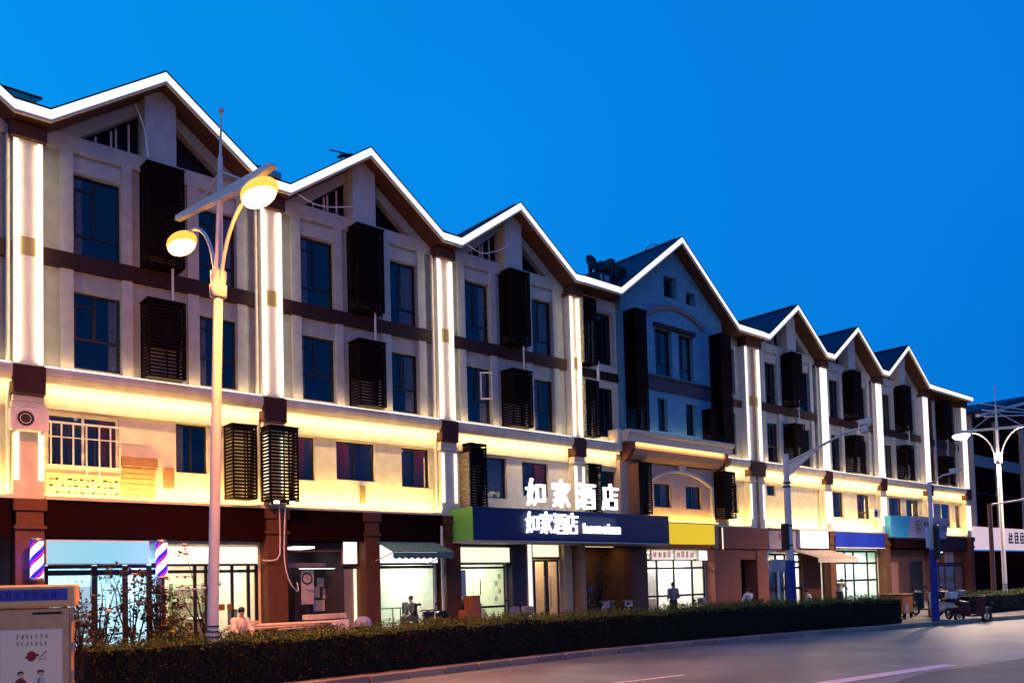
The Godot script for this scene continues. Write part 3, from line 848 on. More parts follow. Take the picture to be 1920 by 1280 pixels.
# ---------------------------------------------------------------- figures
# A smooth body: tapered capsules joined by a smooth union, meshed as surface nets.
func field_mesh(bones: Array, cell: float, k: float) -> ArrayMesh:
	var lo := Vector3(1e9, 1e9, 1e9)
	var hi := -lo
	for b in bones:
		for i in 2:
			var rr: float = b[2 + i] + 3.0 * cell
			lo = lo.min(b[i] - Vector3.ONE * rr)
			hi = hi.max(b[i] + Vector3.ONE * rr)
	var nx := int((hi.x - lo.x) / cell) + 2
	var ny := int((hi.y - lo.y) / cell) + 2
	var nz := int((hi.z - lo.z) / cell) + 2
	var sum := PackedFloat32Array()
	sum.resize(nx * ny * nz)
	for b in bones:
		var a: Vector3 = b[0]
		var c: Vector3 = b[1]
		var ra: float = b[2]
		var rb: float = b[3]
		var reach := maxf(ra, rb) + k * 4.0
		var p0 := ((a.min(c) - Vector3.ONE * reach - lo) / cell).floor().max(Vector3.ZERO)
		var p1 := ((a.max(c) + Vector3.ONE * reach - lo) / cell).ceil()
		var ac := c - a
		var l2 := maxf(ac.length_squared(), 1e-9)
		for z in range(int(p0.z), mini(nz, int(p1.z) + 1)):
			for y in range(int(p0.y), mini(ny, int(p1.y) + 1)):
				for x in range(int(p0.x), mini(nx, int(p1.x) + 1)):
					var p := lo + Vector3(x, y, z) * cell
					var t := clampf((p - a).dot(ac) / l2, 0.0, 1.0)
					var d := (p - a - ac * t).length() - lerpf(ra, rb, t)
					if d < k * 4.0: sum[(z * ny + y) * nx + x] += exp(-d / k)
	var st := SurfaceTool.new()
	st.begin(Mesh.PRIMITIVE_TRIANGLES)
	st.set_smooth_group(0)
	var at := {}
	var verts := PackedVector3Array()
	var value := func(i: int) -> float: return k * log(maxf(sum[i], 1e-6))
	var corner := [Vector3i(0, 0, 0), Vector3i(1, 0, 0), Vector3i(0, 1, 0), Vector3i(1, 1, 0), Vector3i(0, 0, 1), Vector3i(1, 0, 1), Vector3i(0, 1, 1), Vector3i(1, 1, 1)]
	var offs := []
	for q in corner: offs.append((q.z * ny + q.y) * nx + q.x)
	for z in nz - 1:
		for y in ny - 1:
			for x in nx - 1:
				var i0 := (z * ny + y) * nx + x
				var inside := 0
				for q in 8:
					if sum[i0 + offs[q]] >= 1.0: inside += 1
				if inside == 0 or inside == 8: continue
				var m := Vector3.ZERO
				var cnt := 0
				for e in [[0, 1], [2, 3], [4, 5], [6, 7], [0, 2], [1, 3], [4, 6], [5, 7], [0, 4], [1, 5], [2, 6], [3, 7]]:
					var va: float = value.call(i0 + offs[e[0]])
					var vb: float = value.call(i0 + offs[e[1]])
					if (va >= 0.0) != (vb >= 0.0):
						m += Vector3(corner[e[0]]).lerp(Vector3(corner[e[1]]), va / (va - vb))
						cnt += 1
				at[i0] = verts.size()
				verts.append(lo + (Vector3(x, y, z) + m / cnt) * cell)
	for v in verts: st.add_vertex(v)
	var step := [1, nx, nx * ny]
	for i0 in at:
		for ax in 3:
			var b1: int = step[(ax + 1) % 3]
			var b2: int = step[(ax + 2) % 3]
			if not (at.has(i0 - b1) and at.has(i0 - b2) and at.has(i0 - b1 - b2)): continue
			var s0: bool = sum[i0] >= 1.0
			var s1: bool = sum[i0 + step[ax]] >= 1.0
			if s0 == s1: continue
			var q := [at[i0 - b1 - b2], at[i0 - b2], at[i0], at[i0 - b1]]
			if s0: q.reverse()
			for t in [0, 1, 2, 0, 2, 3]: st.add_index(q[t])
	st.generate_normals()
	return st.commit()


# Joints of a figure that faces +z. Each hand has a palm and five bent fingers.
func joints(pose: String) -> Dictionary:
	if pose == "sit":
		return {"pel": Vector3(0, 0.53, 0), "chest": Vector3(0, 0.84, 0.07), "neck": Vector3(0, 1.03, 0.12), "head": Vector3(0, 1.17, 0.17), "hip": Vector3(0.1, 0.52, 0.02), "knee": Vector3(0.15, 0.53, 0.42), "ank": Vector3(0.14, 0.09, 0.40), "toe": Vector3(0.16, 0.04, 0.56), "sh": Vector3(0.18, 0.97, 0.09), "el": Vector3(0.25, 0.72, 0.2), "wr": Vector3(0.12, 0.62, 0.40)}
	if pose == "lean":
		return {"pel": Vector3(0, 0.93, -0.06), "chest": Vector3(0, 1.2, 0.06), "neck": Vector3(0, 1.38, 0.16), "head": Vector3(0, 1.5, 0.25), "hip": Vector3(0.09, 0.9, -0.06), "knee": Vector3(0.1, 0.48, 0.02), "ank": Vector3(0.1, 0.08, -0.04), "toe": Vector3(0.12, 0.04, 0.11), "sh": Vector3(0.18, 1.32, 0.12), "el": Vector3(0.22, 1.1, 0.3), "wr": Vector3(0.14, 1.06, 0.53)}
	return {"pel": Vector3(0, 0.94, 0), "chest": Vector3(0, 1.24, 0), "neck": Vector3(0, 1.44, 0.0), "head": Vector3(0, 1.58, 0.03), "hip": Vector3(0.09, 0.9, 0), "knee": Vector3(0.1, 0.48, 0.03), "ank": Vector3(0.1, 0.08, -0.01), "toe": Vector3(0.12, 0.04, 0.13), "sh": Vector3(0.19, 1.38, 0), "el": Vector3(0.25, 1.1, -0.02), "wr": Vector3(0.2, 0.92, 0.14)}


func person(label: String, at: Vector3, turn: float, pose: String, shirt: Material, legs: Material, cap: Material = null) -> Node3D:
	var t := thing("person", label, "person", at, turn)
	if not cache.has("body_" + pose):
		var j := joints(pose)
		var mir := func(v: Vector3) -> Vector3: return Vector3(-v.x, v.y, v.z)
		var body := [[j.pel, j.chest, 0.115, 0.12], [j.chest, j.neck, 0.10, 0.052], [j.neck, j.head, 0.052, 0.06]]
		var top := [[j.pel + Vector3(0, 0.02, 0), j.chest, 0.14, 0.135], [j.chest, j.neck - Vector3(0, 0.03, 0), 0.125, 0.07]]
		var leg := [[j.pel, j.pel + Vector3(0, -0.03, 0), 0.14, 0.13]]
		for s in [0, 1]:
			var f := func(v: Vector3) -> Vector3: return v if s == 0 else mir.call(v)
			var sh: Vector3 = f.call(j.sh)
			var el: Vector3 = f.call(j.el)
			var wr: Vector3 = f.call(j.wr)
			var hp: Vector3 = f.call(j.hip)
			var kn: Vector3 = f.call(j.knee)
			var an: Vector3 = f.call(j.ank)
			var to: Vector3 = f.call(j.toe)
			var ch: Vector3 = j.chest + Vector3(0, 0.1, 0)
			body.append_array([[ch, sh, 0.08, 0.06], [sh, el, 0.05, 0.04], [el, wr, 0.04, 0.026], [hp, kn, 0.085, 0.055], [kn, an, 0.055, 0.036], [an, to, 0.042, 0.03]])
			top.append_array([[ch, sh, 0.10, 0.075], [sh, el, 0.068, 0.058], [el, el.lerp(wr, 0.25), 0.056, 0.054]])
			leg.append_array([[hp, kn, 0.105, 0.075], [kn, an + Vector3(0, 0.03, 0), 0.075, 0.058]])
		var hb := MB.new()
		var face := Transform3D(Basis(), j.head)
		hb.ball(j.head + Vector3(0, 0.03, -0.005), Vector3(0.075, 0.105, 0.092), 12, 16)
		hb.ball(j.head + Vector3(0, -0.04, 0.025), Vector3(0.055, 0.055, 0.06), 8, 12)
		hb.hull8([face * Vector3(-0.012, 0.0, 0.08), face * Vector3(0.012, 0.0, 0.08), face * Vector3(0.006, 0.035, 0.08), face * Vector3(-0.006, 0.035, 0.08), face * Vector3(-0.014, 0.0, 0.104), face * Vector3(0.014, 0.0, 0.104), face * Vector3(0.004, 0.035, 0.09), face * Vector3(-0.004, 0.035, 0.09)])
		for s in [-1.0, 1.0]:
			hb.ball(j.head + Vector3(s * 0.078, 0.02, -0.005), Vector3(0.012, 0.03, 0.02), 6, 8)
			var wr: Vector3 = Vector3(s * j.wr.x, j.wr.y, j.wr.z)
			var el: Vector3 = Vector3(s * j.el.x, j.el.y, j.el.z)
			var d := (wr - el).normalized()
			var side := d.cross(Vector3.UP).normalized()
			var pn := side.cross(d)
			hb.tube([wr - d * 0.01, wr + d * 0.03, wr + d * 0.08], [0.026, 0.034, 0.03], 8)
			for q in 4:
				var b0 := wr + d * 0.08 + side * (0.012 * (q - 1.5) * 1.2)
				var ln: float = [0.062, 0.075, 0.07, 0.055][q]
				hb.tube([b0 - d * 0.02, b0 + d * ln * 0.4, b0 + d * ln * 0.75 - pn * 0.015, b0 + d * ln * 0.9 - pn * 0.035], [0.009, 0.0085, 0.008, 0.006], 6)
			var tb: Vector3 = wr + d * 0.03 - side * s * 0.028
			hb.tube([tb, tb + d * 0.025 - side * s * 0.022, tb + d * 0.055 - side * s * 0.026 - pn * 0.012], [0.012, 0.010, 0.008], 6)
		var skin := SurfaceTool.new()
		skin.append_from(field_mesh(body, 0.016, 0.018), 0, Transform3D())
		skin.append_from(hb.done(), 0, Transform3D())
		cache["body_" + pose] = skin.commit()
		cache["top_" + pose] = field_mesh(top, 0.018, 0.025)
		cache["leg_" + pose] = field_mesh(leg, 0.018, 0.02)
		var hr := MB.new()
		hr.ball(j.head + Vector3(0, 0.06, -0.022), Vector3(0.084, 0.09, 0.092), 8, 14)
		cache["hair_" + pose] = hr.done()
		var ey := MB.new()
		for s in [-1.0, 1.0]: ey.ball(j.head + Vector3(s * 0.03, 0.03, 0.078), Vector3(0.012, 0.007, 0.008), 5, 8)
		ey.box(j.head.x - 0.022, j.head.y - 0.032, j.head.z + 0.07, j.head.x + 0.022, j.head.y - 0.026, j.head.z + 0.084)
		cache["eyes_" + pose] = ey.done()
		var shoe := MB.new()
		for s in [-1.0, 1.0]:
			var a := Vector3(s * j.ank.x, 0.0, j.ank.z - 0.06)
			shoe.tube([a + Vector3(0, 0.05, 0), a + Vector3(0, 0.05, 0.09), a + Vector3(s * 0.01, 0.038, 0.22), a + Vector3(s * 0.01, 0.03, 0.26)], [0.045, 0.05, 0.042, 0.02], 10)
		cache["shoe_" + pose] = shoe.done()
	obj("body", cache["body_" + pose], M.skin, t)
	obj("shirt", cache["top_" + pose], shirt, t)
	obj("trousers", cache["leg_" + pose], legs, t)
	obj("hair" if cap == null else "cap", cache["hair_" + pose], cap if cap else M.hair, t)
	obj("face", cache["eyes_" + pose], M.hair, t)
	obj("shoe", cache["shoe_" + pose], M.black, t)
	return t


func stool(label: String, at: Vector3, m: Material) -> void:
	var t := thing("stool", label, "stool", at)
	obj("seat", MB.new().bevel(-0.17, 0.4, -0.16, 0.17, 0.44, 0.16, 0.015), m, t)
	for x in [-0.13, 0.13]:
		for z in [-0.12, 0.12]: obj("leg", MB.new().tube([Vector3(x, 0.4, z), Vector3(x * 1.25, 0, z * 1.25)], 0.016, 6), m, t)


func scooter(label: String, at: Vector3, turn: float, shell: Material) -> Node3D:
	var t := thing("motor_scooter", label, "scooter", at, turn, "scooters parked by the kerb")
	var side := Basis(Vector3.RIGHT, PI / 2)
	for x in [-0.6, 0.62]:
		var w := obj("wheel", MB.new().torus(Vector3(x, 0.235, 0), side, 0.185, 0.05, 20, 8), M.black, t)
		obj("rim", MB.new().torus(Vector3(x, 0.235, 0), side, 0.13, 0.014, 16, 6).tube([Vector3(x, 0.235, -0.05), Vector3(x, 0.235, 0.05)], 0.05, 10).box(x - 0.13, 0.225, -0.012, x + 0.13, 0.245, 0.012).box(x - 0.01, 0.1, -0.0125, x + 0.01, 0.37, 0.0125), M.metal, w)
	obj("mudguard", MB.new().tube([Vector3(0.40, 0.38, 0), Vector3(0.52, 0.48, 0), Vector3(0.68, 0.50, 0), Vector3(0.84, 0.40, 0)], [0.04, 0.08, 0.08, 0.03], 8), shell, t)
	obj("front_shield", MB.new().prism([Vector2(0.28, 0.28), Vector2(0.36, 0.28), Vector2(0.52, 0.9), Vector2(0.50, 1.02), Vector2(0.40, 1.0)], -0.17, 0.17), shell, t)
	obj("footboard", MB.new().bevel(-0.25, 0.24, -0.15, 0.30, 0.31, 0.15, 0.02), M.dark, t)
	obj("rear_body", MB.new().prism([Vector2(-0.78, 0.62), Vector2(-0.72, 0.46), Vector2(-0.42, 0.34), Vector2(-0.22, 0.30), Vector2(-0.16, 0.42), Vector2(-0.20, 0.66), Vector2(-0.5, 0.70)], -0.14, 0.14), shell, t)
	obj("seat", MB.new().tube([Vector3(-0.16, 0.72, 0), Vector3(-0.3, 0.73, 0), Vector3(-0.6, 0.77, 0), Vector3(-0.82, 0.80, 0)], [0.08, 0.11, 0.11, 0.06], 10), M.black, t)
	obj("steering_column", MB.new().tube([Vector3(0.62, 0.24, 0.06), Vector3(0.5, 0.7, 0.06), Vector3(0.42, 1.03, 0)], 0.025, 8).tube([Vector3(0.62, 0.24, -0.06), Vector3(0.5, 0.7, -0.06), Vector3(0.42, 1.03, 0)], 0.025, 8), M.metal, t)
	obj("handlebar", MB.new().tube([Vector3(0.30, 1.03, -0.34), Vector3(0.40, 1.06, -0.16), Vector3(0.42, 1.05, 0), Vector3(0.40, 1.06, 0.16), Vector3(0.30, 1.03, 0.34)], 0.018, 8), M.black, t)
	obj("headlight", MB.new().ball(Vector3(0.50, 1.0, 0), Vector3(0.06, 0.07, 0.09)), M.white, t)
	for s in [-1.0, 1.0]:
		obj("mirror", MB.new().tube([Vector3(0.38, 1.06, s * 0.2), Vector3(0.42, 1.22, s * 0.28)], 0.008, 6).ball(Vector3(0.42, 1.25, s * 0.3), Vector3(0.02, 0.045, 0.07), 6, 10), M.black, t)
	obj("tail_box", MB.new().bevel(-1.0, 0.80, -0.18, -0.66, 1.06, 0.18, 0.05), shell, t)
	obj("stand", MB.new().tube([Vector3(-0.1, 0.26, 0.12), Vector3(-0.16, 0.01, 0.22)], 0.012, 6), M.metal, t)
	return t


func bicycle(label: String, at: Vector3, turn: float, m: Material) -> void:
	var t := thing("bicycle", label, "bicycle", at, turn, "bicycles leaning in the dark recess")
	var side := Basis(Vector3.RIGHT, PI / 2)
	for x in [-0.52, 0.52]:
		var w := obj("wheel", MB.new().torus(Vector3(x, 0.33, 0), side, 0.31, 0.02, 24, 6), M.black, t)
		var sp := MB.new()
		for k in 8: sp.tube([Vector3(x, 0.33, 0), Vector3(x + 0.3 * cos(k * TAU / 8), 0.33 + 0.3 * sin(k * TAU / 8), 0)], 0.003, 4, false)
		obj("rim", sp.torus(Vector3(x, 0.33, 0), side, 0.285, 0.012, 24, 5), M.metal, w)
	var f := MB.new()
	for q in [[-0.52, 0.33, -0.18, 0.8], [-0.52, 0.33, -0.08, 0.3], [-0.08, 0.3, -0.18, 0.85], [-0.18, 0.78, 0.36, 0.8], [-0.08, 0.3, 0.38, 0.72], [0.52, 0.33, 0.34, 0.98]]:
		f.tube([Vector3(q[0], q[1], 0), Vector3(q[2], q[3], 0)], 0.018, 8)
	obj("frame", f, m, t)
	obj("saddle", MB.new().tube([Vector3(-0.32, 0.9, 0), Vector3(-0.2, 0.89, 0), Vector3(-0.04, 0.87, 0)], [0.07, 0.05, 0.02], 8), M.black, t)
	obj("handlebar", MB.new().tube([Vector3(0.22, 1.0, -0.28), Vector3(0.34, 1.02, -0.1), Vector3(0.34, 1.02, 0.1), Vector3(0.22, 1.0, 0.28)], 0.013, 8), M.metal, t)
	obj("basket", MB.new().box(0.38, 0.74, -0.16, 0.40, 0.98, 0.16).box(0.62, 0.74, -0.16, 0.64, 0.98, 0.16).box(0.40, 0.74, -0.16, 0.62, 0.98, -0.145).box(0.40, 0.74, 0.145, 0.62, 0.98, 0.16).box(0.40, 0.74, -0.145, 0.62, 0.755, 0.145), M.metal, t)
	obj("crank", MB.new().tube([Vector3(-0.08, 0.3, -0.09), Vector3(-0.08, 0.3, 0.09)], 0.02, 8).tube([Vector3(-0.08, 0.3, 0.08), Vector3(0.06, 0.2, 0.08)], 0.012, 6).box(0.0, 0.19, 0.08, 0.12, 0.215, 0.16), M.metal, t)


# ---------------------------------------------------------------- plants
func leaf_mesh(l: float, w: float) -> ArrayMesh:
	var m := MB.new()
	m.smooth(false)
	var a := Vector3.ZERO
	var b := Vector3(l, 0, 0)
	m.tri(a, Vector3(l * 0.45, w * 0.18, w * 0.5), b)
	m.tri(a, b, Vector3(l * 0.45, w * 0.18, -w * 0.5))
	return m.done()


func leaves(called: String, parent: Node3D, spots: Array, mesh: Mesh, mtl: Material, cols: Array, smin: float, smax: float) -> void:
	var mm := MultiMesh.new()
	mm.transform_format = MultiMesh.TRANSFORM_3D
	mm.use_colors = true
	mm.mesh = mesh
	mm.instance_count = spots.size()
	for i in spots.size():
		var b := Basis(Vector3(rng.randfn(), rng.randfn(), rng.randfn()).normalized(), rng.randf() * TAU).scaled(Vector3.ONE * rng.randf_range(smin, smax))
		mm.set_instance_transform(i, Transform3D(b, spots[i]))
		var c: Color = cols[rng.randi() % cols.size()]
		mm.set_instance_color(i, c * rng.randf_range(0.6, 1.25))
	var o := MultiMeshInstance3D.new()
	o.name = numbered(called, parent)
	o.multimesh = mm
	o.material_override = mtl
	o.set_meta("kind", "stuff")
	parent.add_child(o, true)


func along(path: Array, s: float) -> Array:      # point and direction at distance s on a polyline of (x, z)
	for i in path.size() - 1:
		var d: Vector2 = path[i + 1] - path[i]
		if s <= d.length() or i == path.size() - 2: return [path[i] + d.normalized() * s, d.normalized()]
		s -= d.length()
	return []


func hedge(label: String, path: Array, depth: float, height: float, density: float) -> void:
	var t := thing("hedge", label, "hedge", Vector3(path[0].x, 0, path[0].y))
	var o := t.position
	var total := 0.0
	for i in path.size() - 1: total += (path[i + 1] - path[i]).length()
	var core := MB.new(o)
	var steps := int(total / 0.5)
	var bump := FastNoiseLite.new()
	bump.seed = 5
	bump.frequency = 0.35
	var hgt := func(s: float) -> float: return height + 0.13 * bump.get_noise_1d(s) + 0.07 * bump.get_noise_1d(s * 4.0) + 0.05 * bump.get_noise_1d(s * 14.0)
	for i in steps:
		var p := []
		for k in 2:
			var s := total * (i + k) / steps
			var q := along(path, s)
			var nrm := Vector2(q[1].y, -q[1].x)
			for d in [0.07, depth - 0.07]:
				var xz: Vector2 = q[0] + nrm * d
				p.append(Vector3(xz.x, 0.0, xz.y))
				p.append(Vector3(xz.x, hgt.call(s) - 0.08, xz.y))
		core.hull8([p[0], p[4], p[5], p[1], p[2], p[6], p[7], p[3]])
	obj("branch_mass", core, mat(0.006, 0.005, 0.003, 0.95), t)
	var spots := []
	var n := int(total * (depth + height) * density)
	for i in n:
		var s := rng.randf() * total
		var q := along(path, s)
		var nrm := Vector2(q[1].y, -q[1].x)
		var hh: float = hgt.call(s)
		var u := rng.randf() * (depth + height * 0.85 + 0.0)
		var d := 0.0
		var y := 0.0
		if u < depth:
			d = u
			y = hh - 0.06 + rng.randfn() * 0.035
		else:
			d = rng.randfn() * 0.03 + 0.03
			y = hh * (1.0 - (u - depth) / (height * 0.85) * 0.97) - 0.02
		var xz: Vector2 = q[0] + nrm * d
		spots.append(Vector3(xz.x, y, xz.y) - o)
	for i in int(total * 70):      # shoots that stand above the cut
		var s := rng.randf() * total
		var q := along(path, s)
		var xz: Vector2 = q[0] + Vector2(q[1].y, -q[1].x) * rng.randf() * depth
		var top: float = hgt.call(s)
		for k in 2 + rng.randi() % 6: spots.append(Vector3(xz.x + rng.randfn() * 0.015, top + 0.02 * k + rng.randf() * 0.02, xz.y) - o)
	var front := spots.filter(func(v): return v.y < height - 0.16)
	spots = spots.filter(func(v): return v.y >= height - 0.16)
	leaves("shaded_foliage", t, front, leaf_mesh(0.055, 0.03), M.leaf, [Color(0.006, 0.011, 0.003), Color(0.005, 0.009, 0.002), Color(0.009, 0.009, 0.003)], 0.7, 1.3)  # front leaves coloured much darker, shade of the street side painted in
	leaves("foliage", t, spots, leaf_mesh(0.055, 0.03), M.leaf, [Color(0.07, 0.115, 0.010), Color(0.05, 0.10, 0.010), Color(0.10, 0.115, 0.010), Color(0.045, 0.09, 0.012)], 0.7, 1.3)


func shrub(label: String, at: Vector3, h: float, spread: float, stems: int, n: int, cols: Array, seed_: int, flowers := 0) -> void:
	var t := thing("shrub", label, "shrub", at, 0.0)
	rng.seed = seed_
	var wood := MB.new()
	var spots := []
	var tips := []
	for k in stems:
		var a := rng.randf() * TAU
		var lean := rng.randf_range(0.2, 1.0) * spread
		var hh := h * rng.randf_range(0.6, 1.0)
		var pts := []
		for i in 6:
			var f := i / 5.0
			pts.append(Vector3(cos(a) * lean * pow(f, 1.3) + rng.randfn() * 0.03, hh * f, sin(a) * lean * pow(f, 1.3) + rng.randfn() * 0.03))
		wood.tube(pts, [0.026, 0.022, 0.018, 0.013, 0.009, 0.004], 5)
		tips.append(pts[5])
		for b in 5:
			var i := 2 + rng.randi() % 4
			var base: Vector3 = pts[i]
			var dir := Vector3(rng.randfn(), rng.randf_range(-0.1, 0.9), rng.randfn()).normalized() * rng.randf_range(0.15, 0.42)
			wood.tube([base, base + dir * 0.5 + Vector3(0, 0.03, 0), base + dir], [0.009, 0.006, 0.003], 4)
			tips.append(base + dir)
			for q in n * 2:
				var f := rng.randf_range(0.25, 1.05)
				spots.append(base + dir * f + Vector3(rng.randfn(), rng.randfn(), rng.randfn()) * 0.035)
	obj("stem", wood, M.bark, t)
	leaves("foliage", t, spots, leaf_mesh(0.085, 0.05), M.leaf, cols, 0.6, 1.3)
	for i in flowers:
		var fl := MB.new()
		var c: Vector3 = tips[(i * 3) % tips.size()]
		for k in 6:
			var a := TAU * k / 6
			fl.ball(c + Vector3(cos(a) * 0.03, 0.01, sin(a) * 0.03), Vector3(0.03, 0.022, 0.03), 5, 7)
		obj("blossom", fl, M.blossom, t)


const GLYPHS := {
	"ru": [[28, 95, 12, 36, 40, 8], [38, 70, 8, 5], [3, 62, 48, 62], [58, 75, 95, 75, 95, 20, 58, 20, 58, 75]],
	"jia": [[50, 99, 50, 87], [8, 70, 8, 85, 92, 85, 92, 70], [22, 70, 78, 70], [52, 70, 15, 48], [40, 58, 58, 32, 50, 4, 38, 9], [47, 45, 12, 25], [54, 30, 10, 6], [60, 54, 92, 8], [82, 60, 62, 46]],
	"jiu": [[10, 92, 20, 82], [5, 65, 16, 56], [5, 8, 20, 38], [28, 90, 98, 90], [34, 70, 92, 70, 92, 4, 34, 4, 34, 70], [53, 90, 53, 52, 43, 40], [73, 90, 73, 45, 84, 42], [34, 26, 92, 26]],
	"dian": [[50, 99, 53, 87], [12, 84, 95, 84], [14, 84, 14, 40, 4, 4], [56, 76, 56, 42], [56, 60, 88, 60], [32, 40, 86, 40, 86, 6, 32, 6, 32, 40]],
}


func glyph(mb: MB, key: String, x: float, y: float, w: float, h: float, z0: float, z1: float) -> void:
	var dz := 0.0
	for s in GLYPHS[key]:
		for i in range(0, s.size() - 2, 2):
			var a := Vector3(x + s[i] * w / 100.0, y + s[i + 1] * h / 100.0, 0)
			var b := Vector3(x + s[i + 2] * w / 100.0, y + s[i + 3] * h / 100.0, 0)
			var d := (b - a).normalized()
			dz += 0.0012
			mb.obox(Transform3D(Basis(d, Vector3(-d.y, d.x, 0), Vector3(0, 0, 1)), (a + b) * 0.5 + Vector3(0, 0, (z0 + z1 - dz) * 0.5)), Vector3((b - a).length() + 0.1 * w, 0.105 * w, z1 - z0 - dz))


func text_mesh(s: String, size: float, depth: float, bold := true) -> TextMesh:
	var t := TextMesh.new()
	var f := SystemFont.new()
	f.font_names = PackedStringArray(["Droid Sans"])
	f.font_weight = 700 if bold else 400
	t.font = f
	t.text = s
	t.font_size = 64
	t.pixel_size = size / 64.0
	t.depth = depth
	return t


func lamp_post(label: String, x: float, z: float, h: float, fork: float, arms: Array, col: Color, e: float, lens: Material, tilt := 0.0, size := 1.0, wing_line := [-1.75, 1.38, 2.6, 1.1], warm := false) -> void:
	var rim: Material = glow(1.0, 0.45, 0.05, 1.7, 0.03) if warm else lens
	var t := thing("street_lamp", label, "street lamp", Vector3(x, 0, z))
	t.transform.basis = Basis(Vector3(0.656, 0, -0.755).normalized(), tilt)
	var pole := MB.new()
	pole.tube([Vector3(0, 0, 0), Vector3(0, fork, 0), Vector3(0, fork + 0.05, 0)], [0.108, 0.085, 0.085], 16)
	pole.tube([Vector3(0, fork + 0.05, 0), Vector3(0, h - 0.9, 0)], [0.075, 0.045], 12)
	obj("pole", pole, M.pole, t)
	obj("spire", MB.new().tube([Vector3(0, h - 0.9, 0), Vector3(0, h, 0)], [0.03, 0.015], 8).ball(Vector3(0, h + 0.03, 0), Vector3(0.06, 0.06, 0.06)), M.pole, t)
	for y in [0.95, 1.05, 1.15]: obj("band", MB.new().lathe([Vector2(0.10, y), Vector2(0.114, y), Vector2(0.114, y + 0.03), Vector2(0.10, y + 0.03)], Transform3D(), 16), M.dark, t)
	obj("collar", MB.new().lathe([Vector2(0.10, fork - 0.5), Vector2(0.16, fork - 0.48), Vector2(0.16, fork - 0.25), Vector2(0.13, fork - 0.22), Vector2(0.15, fork - 0.1), Vector2(0.15, fork + 0.02), Vector2(0.09, fork + 0.04)], Transform3D(), 16), M.pole, t)
	for a in arms:      # a: reach along z, height of the lamp
		var s: float = signf(a[0])
		var pts := []
		for i in 11:
			var f := i / 10.0
			pts.append(Vector3(0, fork - 0.35 + (a[1] - fork + 0.45) * sin(f * PI * 0.5), s * 0.13 + (a[0] * 0.8 - s * 0.13) * (1.0 - cos(f * PI * 0.5))))
		obj("arm", MB.new().tube(pts, 0.038, 10), M.pole, t)
		var c := Vector3(0, a[1], a[0])
		obj("lamp_hood", MB.new().ball(c + Vector3(0, 0.09, 0), Vector3(0.17, 0.07, 0.40) * size, 8, 16), M.pole, t)
		obj("lamp_bowl", MB.new().ball(c + Vector3(0, 0.0, 0), Vector3(0.22, 0.16, 0.46) * size, 10, 20), rim, t)
		obj("lamp_lens", MB.new().ball(c + Vector3(0, -0.05 * size, 0), Vector3(0.205, 0.145, 0.42) * size, 10, 20), lens, t)
		var l := OmniLight3D.new()
		l.light_energy = e * 0.09
		l.omni_range = 80.0
		l.omni_attenuation = 2.0
		var d := SpotLight3D.new()
		d.light_energy = e
		d.spot_range = 80.0
		d.spot_attenuation = 2.0
		d.spot_angle = 74.0
		d.spot_angle_attenuation = 0.6
		for q in [l, d]:
			q.name = numbered("lamp_light", self)
			q.light_color = col
			q.light_size = 0.1
			q.shadow_enabled = true
			add_child(q, true)
			q.position = t.transform * (c + Vector3(0, -0.15 - 0.2 * size, 0))
		d.rotation = Vector3(-PI / 2, 0, 0)
	if true:
		var wing := MB.new()
		var wl := wing_line
		wing.prism([Vector2(wl[0], fork + wl[1] - 0.05), Vector2(wl[0] + 0.05, fork + wl[1] + 0.05), Vector2(wl[2], fork + wl[3] + 0.06), Vector2(wl[2] + 0.1, fork + wl[3] - 0.03), Vector2(wl[2] - 1.2, fork + wl[3] + 0.02)], -0.06, 0.06, "x")
		obj("wing", wing, M.pole, t)
		for s in [-1.0, 1.0]: obj("stay", MB.new().tube([Vector3(0, h - 1.2, s * 0.04), Vector3(0, fork + lerpf(wing_line[1], wing_line[3], 0.5 + s * 0.28), s * 1.25)], 0.018, 6), M.pole, t)


func sky_panorama() -> ImageTexture:
	var w := 256
	var h := 128
	var im := Image.create(w, h, false, Image.FORMAT_RGBF)
	var cloud := FastNoiseLite.new()
	cloud.seed = 8
	cloud.frequency = 0.012
	for y in h:
		var el := PI * (0.5 - (y + 0.5) / h)
		for x in w:
			var az := TAU * (x + 0.5) / w
			var dir := Vector3(sin(az) * cos(el), sin(el), -cos(az) * cos(el))
			var glowing := 0.5 + 0.5 * dir.dot(Vector3(-0.72, -0.1, -0.69))        # the side where the sun went down
			var up := clampf(el / (PI * 0.5), 0.0, 1.0)
			var low := Color(0.001, 0.145, 0.64).lerp(Color(0.002, 0.37, 1.0), pow(glowing, 1.25))
			var high := Color(0.001, 0.12, 0.52)
			var hz := 1.0 + 0.10 * cloud.get_noise_3dv(dir * 100.0)
			var c := low.lerp(high, smoothstep(0.25, 1.0, up)) * hz
			if el < 0.0: c = Color(0.01, 0.012, 0.016)
			im.set_pixel(x, y, c)
	return ImageTexture.create_from_image(im)


